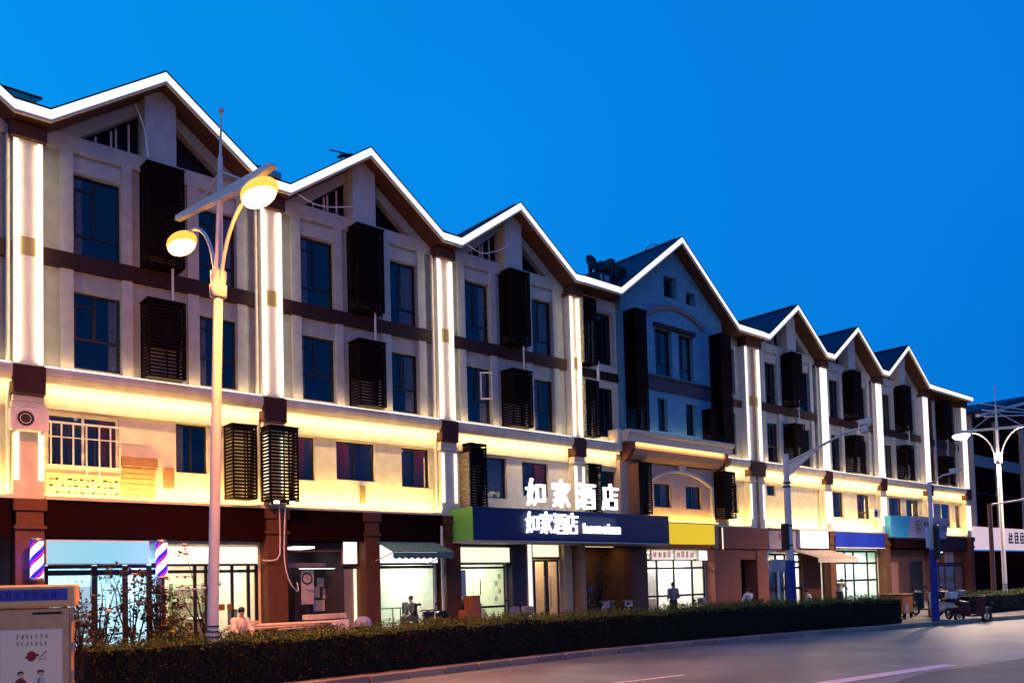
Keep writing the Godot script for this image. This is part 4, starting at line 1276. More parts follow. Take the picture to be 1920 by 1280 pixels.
func _ready() -> void:
	rng.seed = 11
	# ------------------------------------------------ camera, sky, light
	var cam := Camera3D.new()
	cam.name = "camera"
	add_child(cam)
	var yaw := 0.855096405
	var pitch := 0.0445226636
	var roll := -0.0271926227
	var fw := Vector3(cos(yaw) * cos(pitch), sin(pitch), -sin(yaw) * cos(pitch))
	var rt := Vector3(sin(yaw), 0, cos(yaw))
	var up := rt.cross(fw)
	var r2 := rt * cos(roll) + up * sin(roll)
	cam.transform = Transform3D(Basis(r2, -rt * sin(roll) + up * cos(roll), -fw), Vector3(-4.75342, 1.8, 24.29511))
	cam.projection = Camera3D.PROJECTION_FRUSTUM
	cam.near = 0.1
	cam.far = 900.0
	cam.size = 0.1 * 1280.0 / 1587.187
	cam.frustum_offset = Vector2(0, 0.1 * 384.91 / 1587.187)
	cam.current = true
	var we := WorldEnvironment.new()
	we.name = "world"
	var env := Environment.new()
	env.background_mode = Environment.BG_SKY
	var sm := PanoramaSkyMaterial.new()
	sm.panorama = sky_panorama()
	env.sky = Sky.new()
	env.sky.sky_material = sm
	env.tonemap_mode = Environment.TONE_MAPPER_LINEAR
	env.tonemap_exposure = 1.0
	env.sdfgi_enabled = true
	env.ssao_enabled = true
	env.ssil_enabled = true
	we.environment = env
	add_child(we)
	var sun := DirectionalLight3D.new()
	sun.name = "afterglow"
	sun.light_energy = 0.035
	sun.light_color = Color(1.0, 0.86, 0.8)
	sun.light_angular_distance = 40.0
	sun.shadow_enabled = true
	add_child(sun)
	sun.look_at_from_position(Vector3(-30, 22, 40), Vector3.ZERO)

	make_materials()
	M.leaf = mat(1, 1, 1, 0.6)
	M.leaf.vertex_color_use_as_albedo = true
	M.leaf.backlight_enabled = true
	M.leaf.backlight = Color(0.35, 0.35, 0.35)
	M.bark = mat(0.05, 0.03, 0.02, 0.9)
	M.blossom = mat(0.7, 0.5, 0.5, 0.8)
	M.pole = mat(0.66, 0.63, 0.62, 0.45, "stain", Vector3(1, 0.3, 1))

	setting()
	houses()
	shops()
	street()


func setting() -> void:
	struct("ground", MB.new().box(-300, -0.6, -300, 400, -0.22, 300), mat(0.04, 0.035, 0.03, 0.95, "patch"))
	var asphalt := mat(0.20, 0.255, 0.265, 0.42, "road", Vector3(0.07, 0.07, 0.07))
	struct("road", MB.new().box(-140, -0.219, 2.0, 220, -0.15, 48), asphalt)
	var edge := [Vector2(-60, 9.6), Vector2(-14, 9.35), Vector2(4.8, 9.0), Vector2(11.4, 8.62), Vector2(15.4, 8.88), Vector2(20.3, 9.5), Vector2(25.7, 10.5), Vector2(31, 11.35), Vector2(40, 13.2), Vector2(60, 17.6), Vector2(100, 27)]
	var pave := edge.duplicate()
	pave.append_array([Vector2(100, -14), Vector2(-60, -14)])
	struct("pavement", MB.new().prism(pave, -0.2, 0.0, "y"), mat(0.20, 0.17, 0.16, 0.7, "patch", Vector3(0.3, 0.3, 0.3), "grain", 0.3))
	var k := Node3D.new()
	k.name = "kerb"
	k.set_meta("kind", "structure")
	add_child(k, true)
	var ks := []
	for v in 3: ks.append(mat(0.19 + 0.03 * v, 0.165 + 0.026 * v, 0.15 + 0.02 * v, 0.8, "stain", Vector3(0.7, 0.7, 0.7), "grain", 0.3))
	var stone := MB.new().bevel(-0.485, -0.25, -0.09, 0.485, 0.012, 0.09, 0.02).done()
	var s := 40.0
	for i in 100:
		var q := along(edge, s)
		var o := obj("kerb_stone", stone, ks[i % 3], k)
		o.position = Vector3(q[0].x, rng.randf_range(-0.004, 0.004), q[0].y)
		o.rotation.y = -atan2(q[1].y, q[1].x) + rng.randf_range(-0.006, 0.006)
		s += 1.0
	# road paint and the darker lane in front of the camera
	var paint := mat(0.8, 0.77, 0.75, 0.6, "stain", Vector3(0.8, 0.8, 0.8))
	var ln := func(called: String, a: Vector2, b: Vector2, w: float, m: Material, y: float) -> void:
		var d := (b - a).normalized()
		var n := Vector2(-d.y, d.x) * w * 0.5
		struct(called, MB.new().prism([a + n, b + n, b - n, a - n], y - 0.003, y, "y"), m)
	ln.call("lane_line", Vector2(-10, 14.2), Vector2(14.0, 16.75), 0.34, paint, -0.143)
	ln.call("lane_dash", Vector2(7.2, 13.15), Vector2(9.3, 13.38), 0.12, paint, -0.143)
	struct("asphalt_patch", MB.new().prism([Vector2(12.3, 16.95), Vector2(60, 23), Vector2(60, 40), Vector2(-20, 40), Vector2(-10, 17.5), Vector2(4, 18.0)], -0.152, -0.146, "y"), mat(0.085, 0.09, 0.1, 0.5, "road", Vector3(0.1, 0.1, 0.1)))


func houses() -> void:
	var c: Material = M.curtain
	gabled_house(-6.6, "gabled house cut off by the left edge of the photo", {"w2": [[-5.4, 5.2, -3.4, 6.6, "slide", 0.3, c], [-2.0, 5.2, -0.7, 6.6, "slide", 0.4, M.curtain_red]]})
	var h0 := gabled_house(0.0, "nearest whole gabled house, behind the twin street lamp and above the barber shop", {"w4": [["two", 0.22], ["two", -0.3]], "w3": [["two_high", -0.2], ["two_high", 0.25]],
		"w2": [[0.5, 5.2, 2.26, 6.6, "slide", -0.25, M.curtain_red, M.white], [3.79, 5.25, 4.69, 6.66, "slide", 0.3, c]]})
	var h1 := gabled_house(6.6, "second gabled house, directly right of the glowing street lamps, teal awning at its foot", {"w4": [["two", 0.3], ["two", -0.5]], "w3": [["two_high", 0.18], ["two_high", -0.35]],
		"w2": [[7.5, 5.27, 8.15, 6.65, "plain", 0.6, M.curtain_red], [8.92, 5.36, 10.38, 6.63, "slide", 0.4, M.curtain_red], [11.44, 5.26, 12.62, 6.63, "slide", -0.4, M.curtain_red]]})
	var h2 := gabled_house(13.2, "third gabled house, with a white sash open, left of the hotel roof letters", {"w4": [["two", -0.25], ["two", -0.55]], "w3": [["two_high", -0.3], ["two_high", 0.4]], "fascia": false,
		"w2": [[14.95, 5.05, 16.2, 6.6, "plain", -0.6, c], [17.0, 5.2, 18.4, 6.55, "slide", -0.35, M.curtain_red]]})
	obj("open_sash", MB.new(h2.position).box(15.0, 8.75, 0.02, 15.04, 9.75, 0.06).box(15.34, 8.75, 0.25, 15.38, 9.75, 0.29).hull8([Vector3(15.0, 8.72, 0.02), Vector3(15.36, 8.72, 0.27), Vector3(15.36, 8.78, 0.27), Vector3(15.0, 8.78, 0.02), Vector3(15.03, 8.72, 0.0), Vector3(15.39, 8.72, 0.25), Vector3(15.39, 8.78, 0.25), Vector3(15.03, 8.78, 0.0)]).hull8([Vector3(15.0, 9.7, 0.02), Vector3(15.36, 9.7, 0.27), Vector3(15.36, 9.76, 0.27), Vector3(15.0, 9.76, 0.02), Vector3(15.03, 9.7, 0.0), Vector3(15.39, 9.7, 0.25), Vector3(15.39, 9.76, 0.25), Vector3(15.03, 9.76, 0.0)]), M.white, h2)
	var hb := hotel_block()
	var h5 := gabled_house(33.0, "gabled house right of the hotel, over the white sign and beige awning", {"own_column": false, "w4": [["two", 0.5], ["two", 0.0]], "w2": [[34.0, 6.06, 34.85, 6.62, "plain", 0.0, c]], "bars": [1.7, 1.9, 2.1, 2.35, 2.5, 2.65, 4.2, 4.5], "fascia": false})
	var h6 := gabled_house(39.6, "gabled house over the plain royal blue sign", {"w4": [["two", 0.0], ["two", 0.3]], "w2": [[40.75, 5.15, 42.0, 6.62, "two", 0.4, M.curtain_red], [43.6, 5.15, 45.2, 6.62, "two", 0.5, M.curtain_red]], "bars": [1.9, 2.3, 2.6, 4.2], "fascia": false})
	var h7 := gabled_house(46.2, "last gabled house of the row, over the light blue and grey sign", {"w4": [["two", 0.2], ["two", 0.3]], "w2": [[47.7, 5.3, 49.5, 6.6, "slide", 0.9, mat_once("blind_brown", 0.3, 0.16, 0.08)], [50.1, 5.3, 52.0, 6.6, "slide", 0.9, mat_once("blind_brown", 0.3, 0.16, 0.08)]], "bars": [1.9, 2.3, 2.6, 4.2], "fascia": false})
	var h8 := end_house()
	far_building()
	# second-floor slatted boxes of the first three houses
	louvre(h0, 5.12, 5.86, 4.5, 6.64, 0.15, 0.8, M.louvre, 0.1, true, 0.0)
	louvre(h0, 6.1, 7.02, 4.45, 6.64, 0.5, 1.12, M.louvre, 0.1, true, 0.0)
	louvre(h2, 14.0, 14.75, 4.55, 6.9, 0.0, 0.6, M.louvre, 0.1, true, 0.3)
	var sc := obj("painted_lit_side", MB.new(h2.position).box(13.95, 4.55, 0.02, 13.97, 6.6, 0.58), M.louvre_lit_paint, h2)  # cream side on a dark box, lit look put into the colour
	for i in 18: obj("slat", MB.new(h2.position).box(13.92, 4.6 + i * 0.11, 0.02, 13.95, 4.68 + i * 0.11, 0.58), M.louvre_lit_paint, sc)
	# planks and a board under the barred window
	for i in 6: obj("plank", MB.new(h0.position).bevel(2.3, 4.42 + i * 0.145, 0.02, 3.2, 4.55 + i * 0.145, 0.06, 0.01), mat_once("plank_yellow", 0.38, 0.26, 0.11), h0)
	obj("plank_cap", MB.new(h0.position).bevel(2.3, 5.3, 0.0, 3.25, 5.58, 0.1, 0.015), mat_once("plank_cap", 0.30, 0.15, 0.08), h0)
	obj("wall_box", MB.new(h0.position).bevel(3.42, 4.75, 0.0, 3.7, 5.35, 0.12, 0.02), mat_once("plank_cap", 0.30, 0.15, 0.08), h0)
	obj("wall_box", MB.new(h1.position).bevel(9.75, 4.62, 0.0, 9.95, 5.2, 0.08, 0.01), mat_once("wall_box", 0.2, 0.14, 0.08), h1)
	var gr := MB.new(h0.position)
	for x in [0.55, 0.8, 1.08, 1.4, 1.72, 2.0, 2.24]: gr.box(x, 4.95 if x > 1.3 and x < 1.8 else 5.22, 0.06, x + 0.035, 6.32, 0.09)
	gr.box(0.5, 6.32, 0.055, 2.3, 6.37, 0.095).box(0.5, 5.2, 0.055, 2.3, 5.24, 0.095).box(0.5, 5.95, 0.092, 2.9, 5.975, 0.11)
	obj("window_bars", gr, M.white, h0)
	var lat := MB.new(h0.position)
	lat.box(0.45, 4.4, 0.04, 2.26, 5.02, 0.06)
	var lattice := obj("balcony_board", lat, mat_once("board_yellow", 0.62, 0.52, 0.26), h0)
	var gly := MB.new(h0.position)
	for r in 3:
		for i in 12: if (i * 7 + r * 5) % 6 != 0: gly.box(0.52 + i * 0.145, 4.5 + r * 0.17, 0.06, 0.60 + i * 0.145 + 0.02 * ((i + r) % 3), 4.535 + r * 0.17 + 0.02 * ((i * 3 + r) % 2), 0.064)
	obj("printed_marks", gly, M.dark, lattice)
	# ground floors
	shop(h0, 0.4, 3.25, 3.2, 4.0, M.inside_blue, 30.0, Color(0.8, 0.96, 1.0))
	shop_front(h0, [0.45, 1.63, 2.4, 3.03, 3.3], [0.08, 2.42, 2.6], -0.02, M.frame, 0.14)
	shop(h0, 3.36, 6.2, 3.2, 4.0, M.inside_cream, 22.0, Color(1, 0.96, 0.84))
	shop_front(h0, [3.4, 4.3, 4.62, 5.4, 5.9, 6.15], [0.08, 2.42, 2.62], -0.02, M.frame, 0.09)
	var dk := mat_once("dark_shop_grey", 0.05, 0.04, 0.055)
	shop(h1, 7.0, 9.0, 3.2, 2.2, dk, 0.12, Color(1, 0.85, 0.8))
	obj("shop_ceiling_board", MB.new(h1.position).box(7.0, 3.0, -0.5, 9.0, 3.06, 0.1), mat_once("brown_board", 0.16, 0.08, 0.06), h1)
	obj("shutter_housing", MB.new(h1.position).bevel(7.0, 2.5, -0.4, 8.55, 2.66, -0.1, 0.02), mat_once("shutter_grey", 0.14, 0.12, 0.18), h1)
	obj("panel_wall", MB.new(h1.position).box(9.05, 0.0, -0.2, 9.5, 2.45, -0.05), mat_once("grey_panel", 0.26, 0.23, 0.21), h1)
	obj("panel_edge", MB.new(h1.position).box(9.5, 0.0, -0.2, 9.58, 2.45, 0.0), M.sign_cream, h1)
	pillar(h1, 9.92, M.pillar, 0.27)
	shop(h1, 10.25, 12.7, 3.25, 4.0, M.inside, 22.0, Color(0.95, 1, 0.9))
	shop_front(h1, [10.3, 12.75], [0.05, 2.5, 2.62], -0.02, M.frame, 0.1)
	shop(h2, 13.55, 16.0, 3.2, 4.0, mat_once("inside_pale", 0.66, 0.70, 0.55), 17.0, Color(1, 1, 0.88))
	shop_front(h2, [13.6, 16.0], [0.08, 1.0, 2.45, 2.6], -0.02, M.frame, 0.08)
	obj("blue_pier", MB.new(h2.position).bevel(16.06, 0, -0.2, 16.75, 3.4, 0.35, 0.02), mat_once("blue_pier", 0.035, 0.03, 0.06), h2)
	obj("white_post", MB.new(h2.position).bevel(16.78, 0, -0.2, 17.08, 3.42, 0.4, 0.02), M.trim, h2)
	strip(h2, 16.8, 0.2, 0.402, 16.98, 3.35, 0.43, M.led)
	shop(h2, 17.4, 18.85, 3.45, 3.0, mat_once("hotel_lobby", 0.58, 0.46, 0.32), 9.0, Color(1, 0.84, 0.6))
	obj("transom_panel", MB.new(h2.position).box(17.42, 2.86, -0.08, 18.82, 3.46, 0.0), M.sign_cream, h2)
	for x in [17.46, 18.16]:
		var d := obj("hotel_door", MB.new(h2.position).box(x, 0.05, -0.06, x + 0.07, 2.74, 0.0).box(x + 0.58, 0.05, -0.06, x + 0.65, 2.74, 0.0).box(x + 0.07, 2.66, -0.06, x + 0.58, 2.74, 0.0).box(x + 0.07, 0.05, -0.06, x + 0.58, 0.17, 0.0), M.frame, h2)
		obj("pane", MB.new(h2.position).box(x + 0.07, 0.17, -0.035, x + 0.58, 2.66, -0.028), M.shop_pane, d)
		obj("door_handle", MB.new(h2.position).tube([Vector3(x + (0.52 if x < 18 else 0.13), 0.8, 0.05), Vector3(x + (0.52 if x < 18 else 0.13), 2.1, 0.05)], 0.02, 8), M.metal, d)
	obj("door_head", MB.new(h2.position).box(17.4, 2.75, -0.1, 18.86, 2.85, 0.02), M.frame, h2)
	obj("cream_column", MB.new(h2.position).bevel(18.95, 0, -0.2, 19.4, 3.45, 0.2, 0.03), mat_once("cream_col", 0.62, 0.46, 0.26), h2)
	area(Vector3(18.2, 3.44, 0.9), Vector3(0.1, -1, -0.3), Vector3.RIGHT, Vector2(2.0, 0.1), Color(1, 0.75, 0.4), 3.0)
	obj("porch_lamp", MB.new(h2.position).box(17.2, 3.345, 0.85, 19.2, 3.36, 0.95), M.led_warm, h2)
	shop(h5, 33.4, 39.2, 3.3, 3.5, M.inside, 14.0)
	shop_front(h5, [33.45, 34.6, 35.5, 36.4, 37.0], [0.08, 1.2, 2.3, 2.6, 3.0], -0.02, M.frame, 0.12)
	obj("closed_bay", MB.new(h5.position).box(33.45, 0, -0.1, 35.4, 2.6, -0.07), M.black, h5)
	obj("brown_wall", MB.new(h5.position).box(37.0, 0, -0.15, 38.9, 3.3, 0.1), mat_once("brown_shop", 0.10, 0.03, 0.015), h5)
	shop(h6, 40.0, 45.8, 3.3, 4.0, mat_once("inside_mint", 0.62, 0.72, 0.62), 20.0, Color(0.93, 1, 0.95))
	shop_front(h6, [40.05, 41.9, 42.9, 44.6, 45.75], [0.08, 1.5, 2.5, 3.2], -0.02, M.frame, 0.12)
	obj("shop_wall", MB.new(h7.position).box(46.55, 0, -0.2, 52.4, 3.4, 0.0), mat_once("brown_panel", 0.2, 0.10, 0.06), h7)
	obj("shop_pier", MB.new(h7.position).box(46.6, 0, 0.0, 48.2, 2.5, 0.1), mat_once("pink_pier", 0.26, 0.13, 0.11), h7)
	obj("shop_door", MB.new(h7.position).bevel(48.6, 0.02, 0.001, 49.9, 2.6, 0.08, 0.02), mat_once("door_brown", 0.07, 0.035, 0.03), h7)
	obj("shop_door", MB.new(h7.position).bevel(49.95, 0.02, 0.001, 51.9, 2.6, 0.08, 0.02), M.dark, h7)
	obj("shop_canopy", MB.new(h7.position).bevel(46.5, 3.35, 0.0, 52.6, 3.95, 0.9, 0.03), M.fascia, h7)
	var pb := obj("pink_board", MB.new(h5.position).bevel(33.38, 3.25, 0.13, 36.0, 4.22, 0.4, 0.02), mat_once("pink_board", 0.5, 0.36, 0.36), h5)
	var pg := MB.new(h5.position)
	for i in 2: glyph_box(pg, 34.25 + i * 0.5, 3.78 + 0.02 * i, 0.26, 0.26, 0.401, 0.41, 160 + i)
	obj("red_mark", pg, mat_once("red_letter", 0.35, 0.02, 0.015), pb)
	obj("red_strip", MB.new(h5.position).box(33.38, 3.1, 0.0, 39.2, 3.24, 0.45), mat_once("red_strip", 0.12, 0.015, 0.012), h5)


func shops() -> void:
	# barber shop
	lightbox("shop_sign", "glowing cyan light box between the two barber poles", 0.36, 2.62, 2.88, 3.25, 0.1, 0.5, glow(0.16, 0.62, 0.80, 1.0, 0.1))
	for q in [[0.08, "left barber pole, against the brown pillar"], [3.08, "right barber pole, between the cyan and cream signs"]]:
		var p := thing("barber_pole", q[1], "barber pole", Vector3(q[0], 2.2, 0.85), 0.0, "barber poles")
		var im := Image.create(64, 128, false, Image.FORMAT_RGB8)
		for y in 128:
			for x in 64:
				var v := fposmod(x / 64.0 * 1.0 + y / 128.0 * 2.0, 1.0)
				im.set_pixel(x, y, Color(0.95, 0.95, 1.0) if v < 0.5 else Color(0.12, 0.1, 0.85) if v < 0.8 else Color(0.8, 0.1, 0.45) if v < 0.9 else Color(0.04, 0.04, 0.1))
		var tex := ImageTexture.create_from_image(im)
		var bm := StandardMaterial3D.new()
		bm.albedo_texture = tex
		bm.emission_enabled = true
		bm.emission = Color.WHITE
		bm.emission_operator = BaseMaterial3D.EMISSION_OP_MULTIPLY
		bm.emission_texture = tex
		bm.emission_energy_multiplier = 1.3
		var st := SurfaceTool.new()
		st.begin(Mesh.PRIMITIVE_TRIANGLES)
		st.set_smooth_group(0)
		for k in 24:
			for v in [[0, 0], [0, 1], [1, 1], [0, 0], [1, 1], [1, 0]]:
				var a: float = TAU * (k + v[0]) / 24.0
				st.set_uv(Vector2((k + v[0]) / 24.0 * 2.0, 1.0 - v[1]))
				st.add_vertex(Vector3(sin(a) * 0.15, 0.08 + v[1] * 0.9, cos(a) * 0.15))
		st.generate_normals()
		obj("striped_drum", st.commit(), bm, p)
		obj("end_cap", MB.new().lathe([Vector2(0, 0), Vector2(0.16, 0.0), Vector2(0.17, 0.08), Vector2(0, 0.081)], Transform3D(), 20), M.metal, p)
		obj("end_cap", MB.new().lathe([Vector2(0, 0.98), Vector2(0.17, 0.981), Vector2(0.15, 1.05), Vector2(0, 1.09)], Transform3D(), 20), M.metal, p)
		obj("bracket", MB.new().box(-0.03, 0.5, -0.6, 0.03, 0.56, -0.15), M.metal, p)
		var ol := OmniLight3D.new()
		ol.name = numbered("barber_light", self)
		ol.light_color = Color(0.25, 0.15, 1.0)
		ol.light_energy = 0.55
		ol.light_size = 0.1
		ol.shadow_enabled = true
		add_child(ol, true)
		ol.position = Vector3(q[0] - 0.22, 2.7, 0.9)
	lightbox("shop_sign", "long cream light box behind the street lamp pole", 3.42, 2.62, 6.12, 3.15, 0.0, 0.2, M.sign_cream)
	lightbox("shop_sign", "small upright white light box left of the middle brown pillar", 9.05, 2.6, 9.58, 3.36, 0.0, 0.1, M.sign_white)
	lightbox("shop_sign", "wide white light box behind the teal awning", 10.25, 2.62, 12.8, 3.26, 0.0, 0.12, M.sign_white)
	lightbox("shop_sign", "white light box under the green end of the hotel sign", 13.5, 2.62, 16.0, 3.2, 0.0, 0.3, M.sign_cream)
	lightbox("shop_sign", "bare white sign box above the beige awning", 36.08, 3.3, 38.98, 4.26, 0.15, 0.6, M.sign_white)
	lightbox("shop_sign", "small white light box at the right end of the red lettered boxes", 27.75, 2.68, 28.42, 3.16, 0.05, 0.2, M.sign_white)
	for q in [[24.35, 25.75, "left red-lettered light box under the orange beam", 60], [26.0, 27.35, "right red-lettered light box under the orange beam", 70]]:
		var lb := lightbox("shop_sign", q[2], q[0], 2.7, q[1], 3.16, 0.05, 0.2, glow(1, 0.72, 0.6, 0.95))
		var g := MB.new(lb.position)
		for i in 4: glyph_box(g, q[0] + 0.08 + i * 0.33, 2.82, 0.27, 0.28, 0.201, 0.215, q[3] + i)
		obj("lettering", g, mat_once("red_letter", 0.35, 0.02, 0.015), lb)
	# yellow, blue and grey boards
	var ys := thing("shop_sign", "plain bright yellow sign board right of the hotel sign", "sign", Vector3(26.6, 3.45, 0.3))
	var yel := glow(0.92, 0.62, 0.02, 0.75, 0.3)
	yel.albedo_color = Color(0.9, 0.7, 0.1)
	obj("board", MB.new(ys.position).bevel(24.3, 3.42, 0.26, 28.5, 4.34, 0.6, 0.02), yel, ys)
	obj("edge_trim", MB.new(ys.position).box(24.3, 4.345, 0.26, 28.5, 4.38, 0.63), M.frame, ys)
	var bs := thing("shop_sign", "plain royal blue sign board over the bright shop", "sign", Vector3(42.6, 3.4, 0.2))
	obj("board", MB.new(bs.position).bevel(39.75, 3.4, 0.13, 45.6, 4.24, 0.6, 0.02), mat(0.012, 0.03, 0.35, 0.5), bs)
	obj("edge_trim", MB.new(bs.position).box(39.75, 3.35, 0.13, 45.6, 3.395, 0.62), M.white, bs)
	var gs := thing("shop_sign", "light blue and grey-lilac sign with an outlined flower mark", "sign", Vector3(50.2, 4.0, 0.5))
	obj("blue_part", MB.new(gs.position).prism([Vector2(46.2, 4.05), Vector2(46.2, 5.36), Vector2(48.9, 5.42), Vector2(48.5, 4.05)], 0.35, 0.75), mat(0.05, 0.32, 0.55, 0.5), gs)
	obj("grey_part", MB.new(gs.position).prism([Vector2(48.51, 4.05), Vector2(48.91, 5.42), Vector2(54.6, 5.42), Vector2(54.2, 4.05)], 0.35, 0.74), mat(0.33, 0.29, 0.40, 0.6, "stain"), gs)
	var fm := MB.new(gs.position)
	for k in 6: fm.torus(Vector3(50.0 + 0.28 * cos(k * TAU / 6), 4.75 + 0.28 * sin(k * TAU / 6), 0.745), Basis(Vector3.RIGHT, PI / 2), 0.17, 0.018, 14, 4)
	for i in 6: glyph_box(fm, 50.8 + i * 0.42, 4.85, 0.34, 0.26, 0.742, 0.755, 90 + i)
	for i in 2: glyph_box(fm, 53.5 + i * 0.35, 4.6, 0.3, 0.3, 0.742, 0.755, 96 + i)
	obj("printed_mark", fm, M.dark, gs)
	obj("lower_rail", MB.new(gs.position).box(46.2, 3.96, 0.35, 54.2, 4.04, 0.8), M.dark, gs)
	# the hotel sign and its letters
	var hs := thing("hotel_sign", "long navy hotel sign box with a green left end and white lit letters", "sign", Vector3(18.4, 3.36, 0.3))
	var o := hs.position
	obj("sign_box", MB.new(o).bevel(13.2, 3.36, 0.3, 23.8, 4.52, 1.64, 0.02), mat(0.02, 0.035, 0.10, 0.5), hs)
	obj("front_panel", MB.new(o).box(13.22, 3.4, 1.642, 23.78, 4.5, 1.66), mat(0.008, 0.02, 0.09, 0.42), hs)
	obj("green_end", MB.new(o).box(13.175, 3.38, 0.32, 13.198, 4.5, 1.655), mat(0.13, 0.42, 0.08, 0.5), hs)
	obj("lower_edge", MB.new(o).bevel(13.15, 3.30, 0.3, 23.85, 3.357, 1.70, 0.015), M.trim, hs)
	var gb := MB.new(o)
	var gx := [15.58, 16.27, 16.95, 17.62]
	for i in 4: glyph(gb, ["ru", "jia", "jiu", "dian"][i], gx[i], 3.64, 0.62, 0.78, 1.68, 1.76)
	obj("lit_characters", gb, glow(1, 0.98, 0.95, 2.6), hs)
	var tm := obj("lit_lettering", text_mesh("homeinn", 0.5, 0.07), glow(1, 0.98, 0.95, 2.4), hs)
	tm.position = Vector3(19.58, 3.86, 1.71) - o
	area(Vector3(18.0, 4.05, 1.80), Vector3(0, 0, -1), Vector3.RIGHT, Vector2(5.0, 0.6), Color(1, 0.96, 0.9), 0.22)
	var rl := [["ru", 16.1, "first"], ["jia", 17.42, "second"], ["jiu", 18.82, "third"], ["dian", 20.2, "last"]]
	for q in rl:
		var t := thing("roof_letter", "%s big white lit character standing on top of the hotel sign" % q[2], "sign letter", Vector3(q[1] + 0.48, 4.53, 1.2), 0.0, "big lit characters on the hotel sign")
		var g := MB.new(t.position)
		glyph(g, q[0], q[1], 4.7, 0.94, 1.02, 1.16, 1.26)
		obj("character", g, glow(1, 0.97, 0.92, 2.2), t)
		var fr := MB.new(t.position)
		for dx in [0.15, 0.8]: fr.tube([Vector3(q[1] + dx, 4.53, 1.15), Vector3(q[1] + dx, 5.6, 1.15)], 0.018, 6)
		obj("stand", fr, M.metal, t)
	# awnings
	var aw := thing("awning", "teal fabric awning with a scalloped valance over the white shop", "awning", Vector3(11.2, 2.7, 0.5))
	obj("canopy", MB.new(aw.position).hull8([Vector3(10.1, 3.3, 0.45), Vector3(12.5, 3.3, 0.45), Vector3(12.5, 3.33, 0.45), Vector3(10.1, 3.33, 0.45), Vector3(9.98, 2.93, 1.6), Vector3(12.38, 2.93, 1.6), Vector3(12.38, 2.96, 1.6), Vector3(9.98, 2.96, 1.6)]), mat(0.16, 0.34, 0.33, 0.8, "fine"), aw)
	for i in 10: obj("valance", MB.new(aw.position).prism([Vector2(9.985 + i * 0.24, 2.925), Vector2(10.215 + i * 0.24, 2.925), Vector2(10.215 + i * 0.24, 2.76), Vector2(10.1 + i * 0.24, 2.7), Vector2(9.985 + i * 0.24, 2.76)], 1.585, 1.6), mat_once("teal_dark", 0.05, 0.16, 0.15), aw)
	for x in [10.02, 12.33]: obj("stay", MB.new(aw.position).tube([Vector3(x, 2.6, 0.1), Vector3(x, 2.93, 1.55)], 0.02, 6), M.white, aw)
	var a2 := thing("awning", "beige fabric awning under the bare white sign box", "awning", Vector3(38, 2.6, 0.6))
	obj("canopy", MB.new(a2.position).hull8([Vector3(35.2, 3.2, 0.46), Vector3(39.4, 3.2, 0.46), Vector3(39.4, 3.23, 0.46), Vector3(35.2, 3.23, 0.46), Vector3(35.3, 2.72, 2.0), Vector3(39.5, 2.72, 2.0), Vector3(39.5, 2.75, 2.0), Vector3(35.3, 2.75, 2.0)]), mat(0.55, 0.42, 0.32, 0.8, "fine"), a2)
	obj("valance", MB.new(a2.position).box(35.3, 2.5, 1.985, 39.5, 2.72, 2.0), mat_once("beige_val", 0.5, 0.42, 0.36), a2)
	# things seen inside the shops
	var inside := [["counter", "pale counter inside the white shop under the teal awning", 10.4, 11.0, 1.0, -1.2, mat_once("counter_olive", 0.36, 0.34, 0.24)], ["counter", "low white counter inside the bright shop under the yellow sign", 25.2, 26.0, 1.0, -1.0, mat_once("counter_tan", 0.5, 0.36, 0.22)], ["counter", "brown reception counter in the cream shop left of the street lamp pole", 4.75, 5.5, 1.05, -1.4, M.wood]]
	for q in inside:
		var t := thing(q[0], q[1], "counter", Vector3((q[2] + q[3]) / 2, 0.03, q[5]))
		obj("front", MB.new(t.position).bevel(q[2], 0.03, q[5] - 0.5, q[3], q[4] - 0.04, q[5], 0.02), q[6], t)
		obj("worktop", MB.new(t.position).bevel(q[2] - 0.04, q[4] - 0.039, q[5] - 0.54, q[3] + 0.04, q[4], q[5] + 0.04, 0.01), M.white, t)
	for q in [[11.2, "green metal desk inside the white shop under the teal awning", mat_once("desk_green", 0.12, 0.3, 0.14)], [14.9, "dark desk behind the glass of the pale shop below the green sign end", M.dark]]:
		var t := thing("desk", q[1], "desk", Vector3(q[0] + 0.5, 0.03, -1.6))
		obj("desk_top", MB.new().bevel(-0.5, 1.02, -0.3, 0.5, 1.07, 0.3, 0.01), q[2], t)
		for x in [-0.45, 0.45]:
			for z in [-0.25, 0.25]: obj("leg", MB.new().box(x - 0.02, 0, z - 0.02, x + 0.02, 1.02, z + 0.02), q[2], t)
	for q in [[12.3, -0.9, "tall dark chair in the white shop beside the seated figure"], [14.35, -0.6, "dark office chair behind the glass of the pale shop"], [5.95, -0.9, "dark coat-hung chair at the right of the cream shop"]]:
		var t := thing("chair", q[2], "chair", Vector3(q[0], 0.03, q[1]), 0.5)
		obj("seat", MB.new().bevel(-0.24, 0.48, -0.23, 0.24, 0.56, 0.23, 0.03), M.black, t)
		obj("backrest", MB.new().bevel(-0.22, 0.62, -0.26, 0.22, 1.25, -0.18, 0.03), M.black, t)
		obj("leg", MB.new().tube([Vector3(0, 0.48, 0), Vector3(0, 0.1, 0)], 0.03, 8), M.metal, t)
		for k in 5: obj("foot", MB.new().tube([Vector3(0, 0.1, 0), Vector3(0.26 * cos(k * TAU / 5), 0.03, 0.26 * sin(k * TAU / 5))], 0.02, 6), M.black, t)
